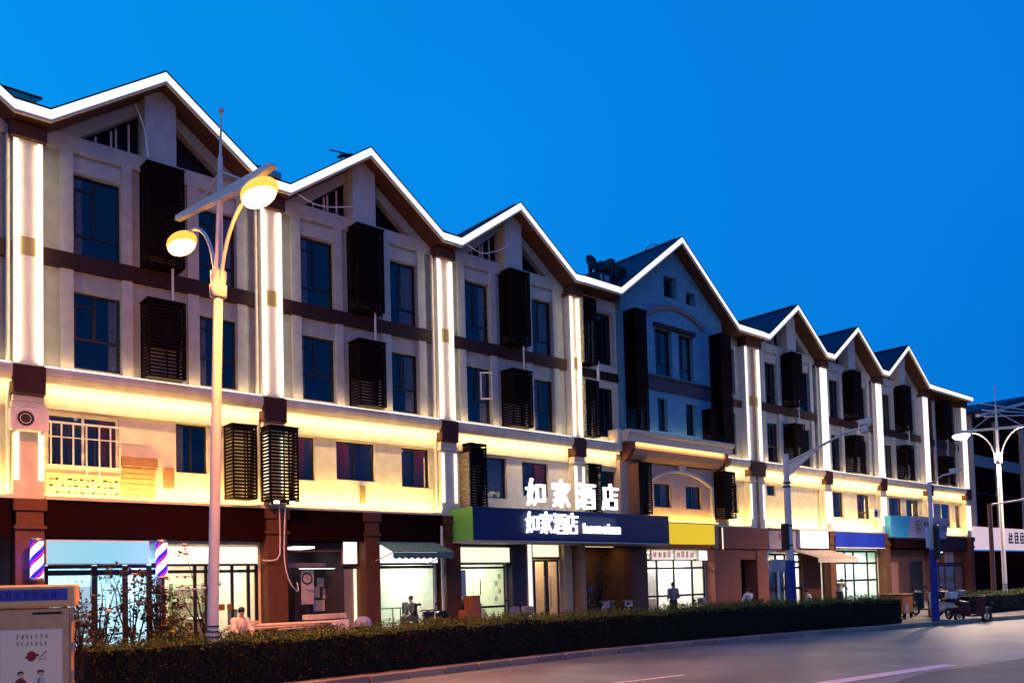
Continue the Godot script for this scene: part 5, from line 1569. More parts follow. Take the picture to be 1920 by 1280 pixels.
	for q in [[1.2, "shelf of bottles inside the barber shop"], [41.0, "white shelf unit in the bright shop under the blue sign"], [11.9, "tall shelf of green goods at the right of the white shop"], [5.4, "shelf of goods at the back of the cream shop"], [15.0, "shelf of goods at the back of the pale shop"], [25.9, "shelf of goods at the back of the shop under the yellow sign"], [44.2, "second shelf unit in the bright shop under the blue sign"]]:
		var t := thing("shelf_unit", q[1], "shelf", Vector3(q[0], 0.03, -3.6))
		var wood: Material = M.dark if q[0] < 2 else M.white if q[0] > 40 else mat_once("desk_green", 0.12, 0.3, 0.14)
		obj("side_panel", MB.new().box(-0.55, 0, -0.2, -0.51, 2.1, 0.15), wood, t)
		obj("side_panel", MB.new().box(0.51, 0, -0.2, 0.55, 2.1, 0.15), wood, t)
		for k in 5: obj("shelf", MB.new().box(-0.51, 0.3 + k * 0.43, -0.2, 0.51, 0.33 + k * 0.43, 0.14), wood, t)
		var bt := MB.new()
		for k in 4:
			for i in 7: bt.tube([Vector3(-0.42 + i * 0.14, 0.33 + k * 0.43, 0), Vector3(-0.42 + i * 0.14, 0.33 + k * 0.43 + 0.16 + 0.05 * ((i * 5 + k) % 3), 0)], 0.035, 6)
		obj("bottle", bt, mat_once("goods", 0.25, 0.16, 0.1), t).set_meta("kind", "stuff")
	var pl := func(called: String, label: String, cat: String, x0: float, y0: float, x1: float, y1: float, z: float, m: Material) -> Node3D:
		return tag(obj(called, MB.new().box(x0, y0, z - 0.012, x1, y1, z), m), label, cat)
	pl.call("plaque", "left brown plaque on the cream shop's glass", "plaque", 4.72, 1.28, 5.15, 1.46, 0.012, mat_once("plaque", 0.2, 0.09, 0.03))
	pl.call("plaque", "right brown plaque on the cream shop's glass", "plaque", 5.22, 1.28, 5.38, 1.46, 0.012, mat_once("plaque", 0.2, 0.09, 0.03))
	pl.call("poster", "tall white poster at the left of the pale shop's glass", "poster", 13.68, 1.45, 14.1, 2.38, 0.012, M.white)
	pl.call("door_leaf", "orange inner door at the back left of the white awning shop", "door", 10.5, 0.04, 11.3, 2.1, -3.9, mat_once("door_orange", 0.6, 0.32, 0.18))
	pl.call("whiteboard", "large pale board on the back wall of the white awning shop", "board", 11.5, 1.0, 12.6, 2.3, -3.95, M.white)
	pl.call("mirror", "left styling mirror on the back wall of the barber shop", "mirror", 0.7, 0.9, 1.3, 2.1, -3.96, M.metal)
	pl.call("mirror", "right styling mirror on the back wall of the barber shop", "mirror", 2.0, 0.9, 2.6, 2.1, -3.96, M.metal)
	pl.call("poster", "framed dark poster on the cream shop's back wall", "poster", 3.9, 1.3, 4.5, 2.1, -3.96, mat_once("picture", 0.16, 0.14, 0.10))
	pl.call("partition", "grey partition standing inside the bright shop under the yellow sign", "partition", 26.4, 0.04, 27.3, 2.2, -2.0, mat_once("paper", 0.5, 0.47, 0.48))
	pl.call("menu_board", "dark menu board on the back wall under the yellow sign", "board", 24.4, 1.4, 25.6, 2.3, -3.95, mat_once("picture", 0.16, 0.14, 0.10))
	pl.call("curtain_panel", "pale green hanging panel inside the shop under the blue sign", "curtain", 41.2, 0.1, 41.9, 2.5, -1.4, mat_once("panel_green", 0.3, 0.4, 0.3))
	var wl := MB.new()
	for i in 4: glyph_box(wl, 15.45 + 0.16 * (i % 2), 1.2 + i * 0.28, 0.16, 0.18, 0.0, 0.006, 200 + i)
	for i in 4: wl.box(14.42, 1.5 + i * 0.18, 0.0, 14.45, 1.6 + i * 0.18, 0.005)
	wl.box(14.75, 1.45, 0.0, 14.8, 2.0, 0.005)
	tag(obj("window_lettering", wl, M.black), "small black characters stuck on the pale shop's glass", "lettering")
	for q in [[2.0, "styling chair in the barber shop, nearer the pole", 0.9], [0.9, "styling chair in the barber shop at the left", 0.2]]:
		var t := thing("barber_chair", q[1], "chair", Vector3(q[0], 0.03, -2.2), q[2])
		obj("seat", MB.new().bevel(-0.27, 0.45, -0.27, 0.27, 0.58, 0.27, 0.04), M.black, t)
		obj("backrest", MB.new().bevel(-0.25, 0.6, -0.3, 0.25, 1.25, -0.2, 0.04), M.black, t)
		for x in [-0.32, 0.32]: obj("armrest", MB.new().bevel(x - 0.04, 0.7, -0.25, x + 0.04, 0.76, 0.2, 0.02), M.black, t)
		obj("pedestal", MB.new().lathe([Vector2(0.06, 0.45), Vector2(0.06, 0.06), Vector2(0.28, 0.04), Vector2(0.28, 0.0), Vector2(0, 0)], Transform3D(), 14), M.metal, t)
	# the dark shop: clock poster and papers
	var cp := thing("poster", "tall grey poster with a round clock face in the dark shop", "poster", Vector3(8.0, 1.55, -0.35))
	obj("sheet", MB.new().box(-0.22, -0.2, -0.01, 0.22, 0.9, 0.0), mat_once("poster_grey", 0.42, 0.38, 0.40), cp)
	obj("clock_rim", MB.new().torus(Vector3(-0.02, 0.62, 0.01), Basis(Vector3.RIGHT, PI / 2), 0.17, 0.025, 24, 6), M.black, cp)
	obj("clock_hand", MB.new().box(-0.03, 0.62, 0.005, -0.015, 0.74, 0.012).box(-0.03, 0.60, 0.005, 0.06, 0.615, 0.011), M.black, cp)
	area(Vector3(8.0, 2.44, 0.3), Vector3(0.1, -0.8, -0.6), Vector3.RIGHT, Vector2(1.2, 0.06), Color(1, 0.85, 0.85), 1.0)
	obj("shop_lamp", MB.new().box(7.4, 2.455, 0.27, 8.6, 2.47, 0.33), M.tube_lamp).set_meta("label", "thin tube lamp over the dark shop front")
	get_node("shop_lamp").set_meta("category", "lamp")
	for q in [[8.65, 1.7, 0.26, 0.44, "single white notice on the dark shop's back wall"], [9.15, 1.9, 0.26, 0.3, "upper grey notice of the cluster in the dark shop"], [9.02, 1.55, 0.22, 0.36, "grey notice at the left of the cluster in the dark shop"], [9.35, 1.5, 0.36, 0.34, "printed white notice at the right of the cluster in the dark shop"], [9.0, 1.1, 0.42, 0.36, "lowest blank grey sheet of the cluster in the dark shop"]]:
		var nx: float = q[0] - 0.45
		tag(obj("notice", MB.new().box(nx, q[1], -1.04, nx + q[2], q[1] + q[3], -1.03), mat_once("paper", 0.5, 0.47, 0.48)), q[4], "notice")
	tag(obj("notice_wall", MB.new().box(7.9, 0.03, -1.1, 8.98, 2.5, -1.05), mat_once("dark_shop_grey", 0.05, 0.04, 0.055)), "dark partition that carries the notices in the unlit shop", "partition")


func street() -> void:
	# ---------------- lamps and poles
	lamp_post("twin-armed street lamp with two glowing orange heads and a thin ball-topped spire", 1.5, 8.3, 11.2, 8.0, [[-2.05, 9.23], [1.80, 8.96]], Color(1.0, 0.56, 0.17), 115.0, glow(1.0, 0.76, 0.32, 3.4, 0.05), 0.0275, 1.2, [-2.33, 1.84, 2.33, 1.22], true)
	lamp_post("far white twin-armed street lamp in front of the dark red building", 41.5, 8.5, 11.0, 7.7, [[-1.7, 8.85], [1.75, 8.85]], Color(1.0, 0.85, 0.72), 150.0, glow(1, 0.95, 0.85, 1.6))
	lamp_post("unseen street lamp added as warm fill light across the road, behind the camera", -9.0, 37.0, 11.2, 8.0, [[-2.0, 9.1], [2.0, 9.1]], Color(1.0, 0.72, 0.36), 240.0, glow(1.0, 0.8, 0.5, 2.0), 0.0, 1.2)  # added out of view to warm the cabinet, road and poles
	lamp_post("second unseen street lamp added as fill light across the road, right of the camera", 27.0, 42.0, 11.2, 8.0, [[-2.0, 9.1], [2.0, 9.1]], Color(1.0, 0.76, 0.46), 110.0, glow(1.0, 0.85, 0.6, 2.0), 0.0, 1.2)  # another added fill lamp, out of view
	var p2 := thing("camera_pole", "white pole with a blue foot and a long camera arm", "pole", Vector3(22.55, 0, 8.0))
	obj("pole", MB.new().tube([Vector3(0, 2.4, 0), Vector3(0, 6.2, 0)], [0.14, 0.10], 14), M.pole, p2)
	obj("blue_foot", MB.new().tube([Vector3(0, 0, 0), Vector3(0, 2.4, 0)], [0.19, 0.17], 14), mat_once("pole_blue", 0.012, 0.03, 0.25), p2)
	obj("arm", MB.new().tube([Vector3(0, 5.85, 0), Vector3(0, 6.35, 1.5), Vector3(0, 6.62, 2.2), Vector3(0, 6.75, 3.1)], [0.06, 0.05, 0.045, 0.04], 10), M.pole, p2)
	obj("gusset", MB.new().prism([Vector2(0.1, 5.85), Vector2(1.3, 6.24), Vector2(0.1, 5.4)], -0.03, 0.03, "x"), M.pole, p2)
	obj("camera", MB.new().bevel(-0.07, 6.8, 2.8, 0.07, 6.98, 3.2, 0.02).ball(Vector3(0, 6.62, 2.95), Vector3(0.12, 0.12, 0.12)), M.pole, p2)
	for y in [5.0, 5.14, 3.6, 2.9]: obj("band", MB.new().lathe([Vector2(0.115, y), Vector2(0.15, y), Vector2(0.15, y + 0.05), Vector2(0.115, y + 0.05)], Transform3D(), 14), M.black, p2)
	obj("control_box", MB.new().bevel(-0.34, 2.75, -0.12, -0.16, 3.7, 0.12, 0.02), M.dark, p2)
	var p3 := thing("camera_pole", "slim pole with a blue lower half and notice boards, at the hedge gap", "pole", Vector3(28.2, 0, 10.6))
	obj("pole", MB.new().tube([Vector3(0, 2.7, 0), Vector3(0, 5.25, 0)], [0.09, 0.07], 12), M.pole, p3)
	obj("blue_foot", MB.new().tube([Vector3(0, -0.02, 0), Vector3(0, 2.7, 0)], [0.14, 0.13], 12), mat_once("pole_blue", 0.012, 0.03, 0.25), p3)
	obj("arm", MB.new().tube([Vector3(0, 5.15, 0), Vector3(0, 5.45, 0.5), Vector3(0, 5.5, 1.0)], 0.03, 8), M.pole, p3)
	obj("camera", MB.new().bevel(-0.05, 5.52, 0.75, 0.05, 5.66, 1.15, 0.02), M.pole, p3)
	obj("notice_board", MB.new().bevel(-0.5, 2.75, -0.02, -0.12, 3.5, 0.02, 0.01), M.white, p3)
	obj("notice_board", MB.new().bevel(0.14, 2.75, -0.02, 0.34, 3.3, 0.02, 0.01), M.white, p3)
	obj("control_box", MB.new().bevel(-0.11, 2.3, 0.1, 0.11, 3.6, 0.26, 0.02), M.black, p3)
	var p4 := thing("camera_pole", "thin brown pole with a straight arm, left of the far street lamp", "pole", Vector3(38.6, 0, 9.0))
	obj("pole", MB.new().tube([Vector3(0, 0, 0), Vector3(0, 5.0, 0)], [0.11, 0.09], 10), mat_once("pole_brown", 0.22, 0.1, 0.08), p4)
	obj("arm", MB.new().tube([Vector3(0, 4.95, 0), Vector3(0, 5.15, 2.4)], 0.04, 8), M.pole, p4)
	# ---------------- cabinet
	var cb := thing("utility_cabinet", "tan steel utility cabinet with a blue label strip and a poster", "cabinet", Vector3(-1.12, 0, 9.4), deg_to_rad(-17))
	var steel := mat(0.62, 0.36, 0.17, 0.6, "stain", Vector3(0.8, 0.5, 0.8))
	obj("plinth", MB.new().bevel(-1.75, 0, -0.75, -0.03, 0.3, -0.02, 0.02), mat_once("plinth", 0.2, 0.17, 0.15), cb)
	obj("case", MB.new().bevel(-1.78, 0.3, -0.76, -0.06, 1.62, 0.0, 0.015), steel, cb)
	obj("lid", MB.new().bevel(-1.84, 1.64, -0.82, 0.0, 2.0, 0.05, 0.03), mat(0.72, 0.46, 0.18, 0.55, "stain", Vector3(0.8, 0.5, 0.8)), cb)
	var ls := obj("label_strip", MB.new().box(-1.8, 1.75, 0.051, -0.12, 1.93, 0.056), mat_once("label_blue", 0.06, 0.08, 0.38), cb)
	var lg := MB.new()
	for i in 11: glyph_box(lg, -1.62 + i * 0.125, 1.785, 0.1, 0.11, 0.0565, 0.060, 130 + i)
	obj("printed_characters", lg, mat_once("label_navy", 0.015, 0.02, 0.2), ls)
	obj("name_plate", MB.new().box(-0.62, 1.53, 0.001, -0.2, 1.565, 0.008), M.band, cb)
	obj("door_seam", MB.new().box(-0.10, 0.32, 0.0005, -0.092, 1.6, 0.004), M.dark, cb)
	for y in [0.5, 0.95, 1.4]: obj("hinge", MB.new().tube([Vector3(-0.05, y, 0.0), Vector3(-0.05, y + 0.12, 0.0)], 0.018, 8), M.metal, cb)
	cabinet_poster(cb)
	# ---------------- hedges and shrubs
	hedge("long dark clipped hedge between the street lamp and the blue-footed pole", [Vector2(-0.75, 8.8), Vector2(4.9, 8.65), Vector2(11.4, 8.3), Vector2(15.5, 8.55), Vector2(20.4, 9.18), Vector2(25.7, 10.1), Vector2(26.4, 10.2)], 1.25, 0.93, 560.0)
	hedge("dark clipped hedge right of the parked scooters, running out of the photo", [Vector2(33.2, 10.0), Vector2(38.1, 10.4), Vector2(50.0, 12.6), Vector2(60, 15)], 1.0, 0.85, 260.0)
	var red := [Color(0.05, 0.022, 0.012), Color(0.05, 0.04, 0.014), Color(0.03, 0.04, 0.012)]
	var grn := [Color(0.03, 0.035, 0.012), Color(0.05, 0.05, 0.012), Color(0.06, 0.03, 0.015)]
	shrub("straggly dark shrub in front of the barber shop door", Vector3(-0.2, 0.3, 7.2), 1.9, 0.55, 9, 5, grn, 31, 1)
	shrub("sparse arching shrub between the door posts of the barber shop", Vector3(0.45, 0.3, 7.0), 2.1, 0.6, 8, 4, grn, 32, 1)
	shrub("dense red-leaved rose bush left of the street lamp pole", Vector3(0.95, 0.3, 7.1), 1.9, 0.5, 13, 10, red, 33, 1)
	shrub("tall thin rose sprays with pale blossoms beside the lamp pole", Vector3(1.75, 0.3, 7.4), 2.5, 0.45, 5, 2, grn, 34, 7)
	shrub("small yellow-green bush at the foot of the lamp pole", Vector3(1.15, 0.3, 7.6), 1.0, 0.3, 8, 6, [Color(0.16, 0.15, 0.03), Color(0.10, 0.11, 0.025)], 35)
	shrub("reddish twig of leaves over the right corner of the cabinet", Vector3(-0.95, 0.4, 8.9), 1.45, 0.22, 5, 4, red, 36)
	rng.seed = 77
	# ---------------- people
	var white := mat_once("shirt_white", 0.62, 0.58, 0.54)
	var grey := mat_once("shirt_grey", 0.22, 0.2, 0.2)
	var jeans := mat_once("jeans", 0.03, 0.035, 0.06)
	person("person in a pale shirt and dark cap sitting beside the stacked boards, facing the street", Vector3(3.85, 0.12, 4.0), 0.2, "sit", white, jeans, M.black)
	person("person in a grey shirt standing before the bright shop under the yellow sign", Vector3(24.1, 0.0, 1.5), PI - 0.3, "stand", grey, jeans)
	person("person in a white shirt seen from behind, sitting before the red doorway", Vector3(28.3, 0.06, 2.5), PI - 0.2, "sit", white, jeans)
	person("person in a white shirt sitting near the blue pole foot, under the beige awning", Vector3(32.6, -0.1, 3.0), PI + 0.6, "sit", white, jeans)
	person("dark-haired person in grey leaning forward before the shop under the blue sign", Vector3(38.3, 0.0, 1.5), PI / 2, "lean", grey, jeans)
	person("dark figure sitting inside the white shop under the teal awning", Vector3(12.05, 0.2, -0.3), -PI / 2, "sit", M.dark, M.dark)
	person("person in a dark coat sitting behind the glass of the pale shop", Vector3(14.2, 0.3, -0.5), PI / 2, "sit", M.dark, M.dark)
	stool("wooden stool under the person beside the boards", Vector3(3.85, 0.0, 3.95), M.wood)
	stool("stool under the person in white before the red doorway", Vector3(28.3, 0.0, 2.55), M.wood)
	stool("stool under the person near the blue pole foot", Vector3(32.6, -0.06, 3.0), M.wood)
	stool("stool under the dark figure in the white shop", Vector3(12.05, 0.1, -0.3), M.wood)
	stool("stool under the person in the pale shop", Vector3(14.2, 0.15, -0.5), M.wood)
	# ---------------- scooters, bicycles, box
	scooter("white motor scooter parked behind the slim blue-footed pole", Vector3(29.6, 0.0, 10.2), 0.9, mat_once("shell_white", 0.6, 0.58, 0.58))
	scooter("dark red motor scooter with a white nose standing on the road edge", Vector3(30.1, -0.15, 11.2), -0.5, mat_once("shell_maroon", 0.07, 0.012, 0.02))
	scooter("black motor scooter parked before the white awning shop", Vector3(10.9, 0.0, 2.4), 1.3, M.black)
	scooter("grey motor scooter parked before the pale shop with the orange box", Vector3(14.7, 0.0, 2.2), 1.2, mat_once("shell_grey", 0.2, 0.2, 0.22))
	scooter("black motor scooter behind the white one", Vector3(32.2, 0.0, 8.6), 1.2, M.black)
	scooter("black motor scooter in the far right row by the second hedge", Vector3(33.4, 0.0, 8.9), 1.1, mat_once("shell_grey", 0.2, 0.2, 0.22))
	bicycle("upright silver bicycle nearest the brown wide pillar", Vector3(21.9, 0.0, 0.9), 0.7, M.metal)
	bicycle("black bicycle behind the silver one in the recess", Vector3(21.3, 0.0, 0.5), 0.9, M.black)
	bicycle("bicycle with a pale frame at the left of the recess", Vector3(20.5, 0.0, 0.8), 0.5, M.white)
	for q in [[20.9, -0.75, 0.15, "bicycle stood on its rear wheel against the recess wall, nearer the door"], [21.75, -0.6, -0.2, "bicycle stood on its rear wheel beside the other upright one"]]:
		bicycle(q[3], Vector3(q[0], 0.6, q[1]), 0.0, M.metal)
		var ub: Node3D = get_child(get_child_count() - 1)
		ub.transform.basis = Basis(Vector3.UP, q[2]) * Basis(Vector3(0, 0, 1), 1.45)
		ub.position = Vector3(q[0] + 0.3, 0.9, q[1])
	shrub("dark leafy plant standing behind the bicycles in the recess", Vector3(21.5, 0.0, -0.3), 2.9, 0.4, 10, 8, grn, 37)
	bicycle("bicycle parked before the bright shop under the yellow sign", Vector3(25.6, 0.0, 1.6), 0.2, M.black)
	var cart := thing("food_cart", "low orange cart with a cream panel beside the hedge end", "cart", Vector3(29.6, 0, 8.6), 0.15)
	obj("body", MB.new().bevel(-0.9, 0.22, -0.4, 0.5, 0.95, 0.4, 0.04), mat(0.75, 0.20, 0.03, 0.5), cart)
	obj("panel", MB.new().box(-0.55, 0.28, 0.402, -0.2, 0.6, 0.41), M.white, cart)
	obj("lid", MB.new().bevel(-0.95, 0.951, -0.43, 0.55, 1.0, 0.43, 0.02), mat_once("lid_red", 0.4, 0.08, 0.03), cart)
	for x in [-0.6, 0.3]:
		for z in [-0.36, 0.36]: obj("wheel", MB.new().torus(Vector3(x, 0.15, z), Basis(Vector3.RIGHT, PI / 2), 0.12, 0.035, 14, 6), M.black, cart)
	# ---------------- boards, bin, small street things
	for i in 9:
		var b := thing("board", ["lowest", "second", "third", "fourth", "fifth", "sixth", "seventh", "eighth", "topmost"][i] + " pale board of the pile behind the hedge, near the brown pillar", "board", Vector3(5.7 + 0.45 * sin(i * 2.3), 0.45 + 0.055 * i, 3.0 + 0.2 * cos(i * 1.9)), 0.3 * sin(i * 1.3) + 0.1, "pale boards piled behind the hedge")
		obj("plank", MB.new().bevel(-1.1 - 0.25 * ((i * 2) % 3), 0, -0.28 - 0.06 * (i % 4), 1.1 + 0.2 * (i % 3), 0.04, 0.28 + 0.05 * (i % 3), 0.006), [mat_once("board_a", 0.55, 0.46, 0.36), mat_once("board_b", 0.5, 0.36, 0.28), mat_once("board_c", 0.62, 0.55, 0.47)][i % 3], b)
	var tr := thing("trestle", "rough timber trestle under the pile of boards", "trestle", Vector3(5.7, 0, 3.0))
	for x in [-1.0, 1.0]:
		obj("beam", MB.new().box(x - 0.05, 0.36, -0.45, x + 0.05, 0.445, 0.45), M.wood, tr)
		for z in [-0.35, 0.35]: obj("leg", MB.new().box(x - 0.045, 0, z - 0.04, x + 0.045, 0.359, z + 0.04), M.wood, tr)
	for i in 3:
		var bx := thing("carton", ["long white carton lying on the boards by the dark shop", "flat white carton under the long one", "brown carton at the left end of the boards"][i], "carton", [Vector3(7.0, 0.97, 2.6), Vector3(7.05, 0.0, 2.6), Vector3(4.6, 0.97, 3.0)][i], 0.1)
		var sz: Vector3 = [Vector3(1.3, 0.14, 0.3), Vector3(1.3, 0.93, 0.35), Vector3(0.5, 0.06, 0.3)][i]
		obj("box", MB.new().bevel(-sz.x / 2, 0, -sz.z / 2, sz.x / 2, sz.y, sz.z / 2, 0.01), M.white if i == 1 else mat_once("carton", 0.45, 0.42, 0.38) if i < 1 else mat_once("board_b", 0.5, 0.36, 0.28), bx)
	var bin := thing("litter_bin", "round dark bin with a pale blue domed lid before the middle pillar", "bin", Vector3(8.0, 0, 3.0))
	obj("drum", MB.new().lathe([Vector2(0, 0), Vector2(0.2, 0), Vector2(0.25, 0.72), Vector2(0, 0.721)], Transform3D(), 18), M.dark, bin)
	obj("domed_lid", MB.new().lathe([Vector2(0.27, 0.722), Vector2(0.27, 0.78), Vector2(0.22, 0.92), Vector2(0.12, 0.99), Vector2(0, 1.01)], Transform3D(), 18), mat_once("lid_blue", 0.22, 0.27, 0.45), bin)
	var ob := thing("orange_box", "dull orange stepped box at the left of the pale shop front", "box", Vector3(13.7, 0, 0.7))
	obj("lower_box", MB.new().bevel(-0.35, 0, -0.25, 0.35, 0.95, 0.25, 0.02), mat_once("box_orange", 0.42, 0.14, 0.06), ob)
	obj("upper_box", MB.new().bevel(-0.1, 0.951, -0.2, 0.35, 1.45, 0.2, 0.02), mat_once("box_orange", 0.42, 0.14, 0.06), ob)
	var pp := tag(obj("shop_pipe", MB.new().tube([Vector3(12.62, 0, 0.62), Vector3(12.62, 3.9, 0.62)], 0.05, 8), M.pipe), "white pipe rising at the right edge of the teal awning shop", "pipe")
	# sign board on a post by the red block
	var sb := thing("notice_stand", "pale boxed notice on a thin white post before the red block", "sign", Vector3(25.0, 0, 6.0))
	obj("post", MB.new().tube([Vector3(0, 0, 0), Vector3(0, 2.0, 0)], 0.05, 8), M.white, sb)
	obj("board", MB.new().bevel(-0.5, 2.0, -0.05, 0.55, 2.5, 0.05, 0.02), mat_once("poster_grey", 0.42, 0.38, 0.40), sb)
	obj("lamp_hood", MB.new().tube([Vector3(-0.55, 2.0, 0), Vector3(-0.75, 2.5, 0), Vector3(-0.6, 2.85, 0), Vector3(-0.1, 2.8, 0)], 0.03, 8), M.white, sb)
	# wall things
	var ac := thing("air_conditioner", "white outdoor air conditioner unit on the first lit column, beside the barred window", "air conditioner", Vector3(-0.05, 5.95, 0.65))
	obj("case", MB.new().bevel(-0.42, 0, -0.15, 0.42, 0.56, 0.15, 0.02), M.white, ac)
	obj("fan_grille", MB.new().torus(Vector3(-0.1, 0.28, 0.152), Basis(Vector3.RIGHT, PI / 2), 0.2, 0.015, 24, 6).torus(Vector3(-0.1, 0.28, 0.152), Basis(Vector3.RIGHT, PI / 2), 0.12, 0.01, 20, 6), M.white, ac)
	obj("fan_opening", MB.new().tube([Vector3(-0.1, 0.28, 0.1), Vector3(-0.1, 0.28, 0.153)], 0.19, 20), M.dark, ac)
	obj("bracket", MB.new().box(-0.35, -0.05, -0.29, -0.3, -0.002, 0.15).box(0.3, -0.05, -0.29, 0.35, -0.002, 0.15), M.metal, ac)
	var a2 := thing("air_conditioner", "small white air conditioner unit under the windows over the royal blue sign", "air conditioner", Vector3(45.0, 5.15, 0.35))
	obj("case", MB.new().bevel(-0.4, 0, -0.15, 0.4, 0.6, 0.15, 0.02), M.white, a2)
	obj("fan_opening", MB.new().tube([Vector3(-0.1, 0.3, 0.1), Vector3(-0.1, 0.3, 0.153)], 0.2, 18), M.dark, a2)
	for q in [[6.35, "left flood lamp under the slatted boxes at the first column right of the lamp"], [6.85, "right flood lamp under the slatted boxes at the same column"]]:
		var fl := thing("flood_lamp", q[1], "lamp", Vector3(q[0], 4.36, 0.95), 0.0, "small flood lamps over the brown pillar")
		obj("lamp_body", MB.new().bevel(-0.1, 0, -0.1, 0.1, 0.12, 0.04, 0.02), M.dark, fl)
		obj("lamp_face", MB.new().box(-0.085, 0.015, 0.041, 0.085, 0.105, 0.05), glow(1, 0.9, 0.7, 5.0), fl)
		obj("bracket", MB.new().box(-0.02, 0.02, -0.4, 0.02, 0.06, -0.1), M.metal, fl)
		area(Vector3(q[0], 4.42, 1.02), Vector3(0, -0.35, 1), Vector3.RIGHT, Vector2(0.18, 0.09), Color(1, 0.8, 0.5), 40.0)
	var cables := [[[Vector3(6.55, 4.4, 0.75), Vector3(6.6, 3.2, 0.66), Vector3(6.5, 2.75, 0.66), Vector3(6.0, 2.72, 0.5)], "white cable looping from the flood lamps to the cream sign"], [[Vector3(6.75, 4.4, 0.75), Vector3(6.72, 3.0, 0.68), Vector3(6.8, 2.3, 0.68), Vector3(7.05, 1.85, 0.62), Vector3(7.3, 1.8, 0.4), Vector3(7.4, 2.1, 0.1)], "white cable hanging down the brown pillar to the dark shop"],
		[[Vector3(7.3, 14.0, 0.85), Vector3(7.9, 13.9, 0.75), Vector3(8.6, 14.05, 0.6), Vector3(9.45, 14.35, 0.5)], "pale cable strung under the second gable"], [[Vector3(13.9, 14.05, 0.85), Vector3(14.6, 13.95, 0.75), Vector3(15.3, 14.2, 0.6), Vector3(16.05, 14.6, 0.5)], "pale cable strung under the third gable"],
		[[Vector3(2.6, 15.3, 0.5), Vector3(2.75, 14.6, 0.72), Vector3(2.85, 13.8, 0.75)], "black and white cable dropping to the slatted box of the nearest gable"]]
	for q in cables:
		var cv := Curve3D.new()
		for i in q[0].size():
			var tan: Vector3 = (q[0][mini(i + 1, q[0].size() - 1)] - q[0][maxi(i - 1, 0)]) * 0.18
			cv.add_point(q[0][i], -tan, tan)
		var pts := []
		for v in cv.get_baked_points(): if pts.is_empty() or pts[-1].distance_to(v) > 0.12: pts.append(v)
		tag(obj("cable", MB.new().tube(pts, 0.02, 6), M.white), q[1], "cable")
	# roof things
	var so := thing("solar_panel", "dark solar panel on the roof valley at the left edge", "solar panel", Vector3(-0.4, 14.25, 0.2))
	obj("panel", MB.new().obox(Transform3D(Basis(Vector3(0, 0, 1), 0.0) * Basis(Vector3(1, 0, 0), 0.35), Vector3(0, 0.45, 0)), Vector3(1.3, 0.06, 1.2)), M.black, so)
	for x in [-0.55, 0.55]: obj("leg", MB.new().box(x - 0.02, 0, -0.3, x + 0.02, 0.45, -0.26), M.metal, so)
	var wt := thing("water_heater", "rooftop water heater with a rail in the valley behind the lit street lamp", "water heater", Vector3(6.55, 14.2, 0.0))
	obj("tank", MB.new().tube([Vector3(-0.5, 0.55, 0), Vector3(0.5, 0.55, 0)], 0.2, 14), M.metal, wt)
	obj("collector", MB.new().obox(Transform3D(Basis(Vector3(1, 0, 0), 0.6), Vector3(0, 0.3, 0.35)), Vector3(1.0, 0.05, 0.8)), M.black, wt)
	for x in [-0.4, 0.4]: obj("leg", MB.new().box(x - 0.02, 0, -0.02, x + 0.02, 0.4, 0.02), M.metal, wt)
	for i in 6:
		tag(obj("roof_vent", MB.new().lathe([Vector2(0.07, 14.15), Vector2(0.07, 14.6), Vector2(0.1, 14.62), Vector2(0, 14.72)], Transform3D(Basis(), Vector3(12.85 + i * 0.15, 0, 0.2 - 0.02 * i)), 10), M.metal), "small metal vent pipe in the row in the valley between the second and third gables", "vent pipe", "vent pipes in the roof valley")
	var dish := thing("roof_bracket", "small dark antenna bracket on the left slope of the second gable", "antenna", Vector3(9.0, 15.55, 0.5))
	obj("mast", MB.new().tube([Vector3(0, 0, 0), Vector3(0, 0.5, 0)], 0.02, 6), M.black, dish)
	obj("arm", MB.new().tube([Vector3(-0.4, 0.42, 0), Vector3(0.4, 0.5, 0)], 0.025, 6).obox(Transform3D(Basis(Vector3(0, 0, 1), 0.4), Vector3(0.15, 0.4, 0)), Vector3(0.5, 0.05, 0.2)), M.black, dish)
	var rs := thing("roof_plant", "dark rooftop plant with a round dish, tanks and a pale duct beside the tallest gable", "roof equipment", Vector3(22.6, 14.3, -0.6))
	obj("base", MB.new().bevel(-0.5, 0, -0.3, 1.5, 1.0, 0.3, 0.03), M.black, rs)
	obj("dish", MB.new().lathe([Vector2(0, 0.0), Vector2(0.2, 0.02), Vector2(0.36, 0.09), Vector2(0.36, 0.11), Vector2(0.2, 0.05), Vector2(0, 0.03)], Transform3D(Basis(Vector3.RIGHT, PI / 2 - 0.2), Vector3(-0.75, 1.35, 0.0)), 18), M.black, rs)
	obj("mast", MB.new().tube([Vector3(-0.75, 0, 0), Vector3(-0.75, 1.3, -0.02)], 0.09, 8), M.black, rs)
	obj("tank", MB.new().lathe([Vector2(0, 1.0), Vector2(0.28, 1.0), Vector2(0.28, 1.4), Vector2(0.05, 1.62), Vector2(0, 1.62)], Transform3D(Basis(), Vector3(-0.1, 0, 0)), 14), M.black, rs)
	obj("tank", MB.new().bevel(0.3, 1.0, -0.25, 0.62, 1.78, 0.25, 0.03).bevel(0.63, 1.0, -0.25, 1.35, 1.62, 0.25, 0.04), M.black, rs)
	obj("duct", MB.new().box(-0.5, 0, 0.301, -0.38, 0.85, 0.36).box(-0.25, 0, 0.301, 0.05, 0.85, 0.37), M.metal, rs)
	obj("cable_loop", MB.new().tube([Vector3(2.6, 2.3, 0.2), Vector3(2.85, 2.85, 0.2), Vector3(3.3, 3.15, 0.2), Vector3(3.75, 3.2, 0.2)], 0.02, 6), M.dark, rs)


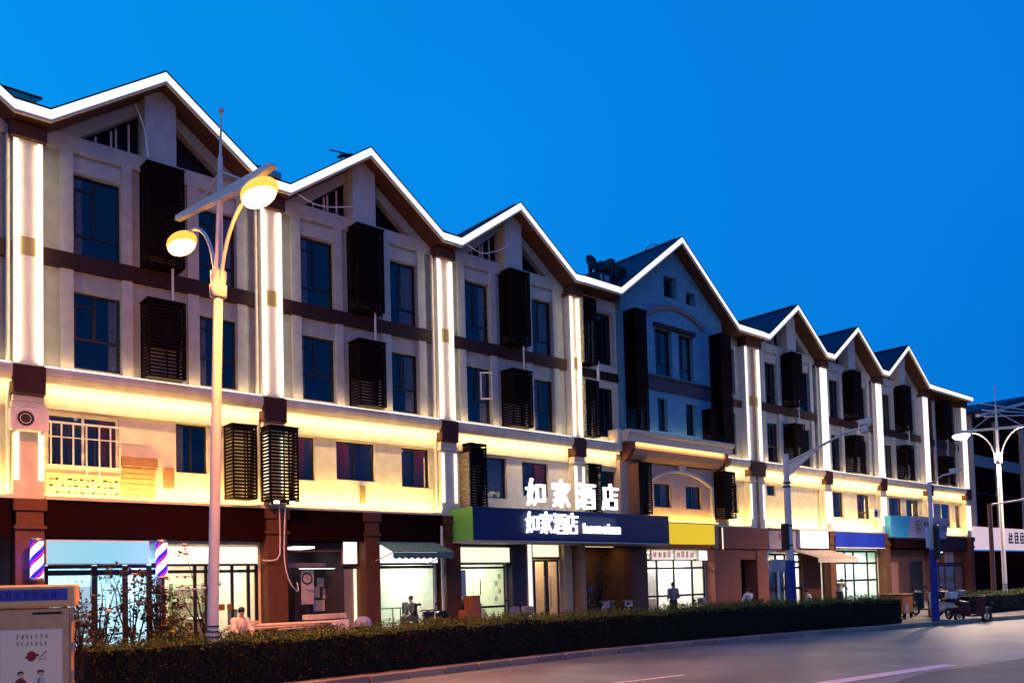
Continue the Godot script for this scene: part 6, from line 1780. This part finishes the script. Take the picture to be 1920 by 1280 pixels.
func cabinet_poster(cb: Node3D) -> void:
	var w := 220
	var h := 240
	var im := Image.create(w, h, false, Image.FORMAT_RGB8)
	im.fill(Color(0.93, 0.84, 0.70))
	var ink := Color(0.12, 0.08, 0.07)
	var r := RandomNumberGenerator.new()
	r.seed = 4
	for row in 2:
		for i in 7:
			var x := 55 + i * 17
			var y := 18 + row * 28
			for k in 4: im.fill_rect(Rect2i(x + r.randi() % 6, y + k * 4, 3 + r.randi() % 5, 3), ink)
	var disc := func(cx: float, cy: float, rx: float, ry: float, c: Color) -> void:
		for y in range(int(cy - ry), int(cy + ry) + 1):
			for x in range(int(cx - rx), int(cx + rx) + 1):
				if x >= 0 and y >= 0 and x < w and y < h and pow((x - cx) / rx, 2) + pow((y - cy) / ry, 2) <= 1.0: im.set_pixel(x, y, c)
	disc.call(109, 102, 18, 20, Color(0.55, 0.06, 0.06))
	disc.call(128, 98, 8, 6, Color(0.55, 0.06, 0.06))
	disc.call(92, 106, 5, 5, Color(0.55, 0.06, 0.06))
	for i in 30:
		im.fill_rect(Rect2i(134 + i, 112 - i, 3, 3), Color(0.35, 0.12, 0.1))
		im.fill_rect(Rect2i(132 + i, 118 - int(i * 0.25), 3, 2), Color(0.6, 0.25, 0.2))
	disc.call(70, 168, 12, 10, ink)
	disc.call(72, 176, 10, 10, Color(0.85, 0.68, 0.55))
	disc.call(70, 215, 22, 30, Color(0.5, 0.07, 0.06))
	disc.call(142, 165, 13, 9, ink)
	disc.call(142, 174, 10, 10, Color(0.85, 0.68, 0.55))
	disc.call(142, 212, 16, 28, Color(0.78, 0.72, 0.66))
	im.fill_rect(Rect2i(134, 190, 4, 40), ink)
	var m := StandardMaterial3D.new()
	m.albedo_texture = ImageTexture.create_from_image(im)
	m.roughness = 0.6
	obj("poster_board", MB.new().box(-1.06, 0.2, 0.001, -0.2, 1.3, 0.011), M.white, cb)
	obj("poster", MB.new().plate(Vector3(-1.05, 1.29, 0.0125), Vector3(-0.21, 1.29, 0.0125), Vector3(-0.21, 0.33, 0.0125), Vector3(-1.05, 0.33, 0.0125)), m, cb)
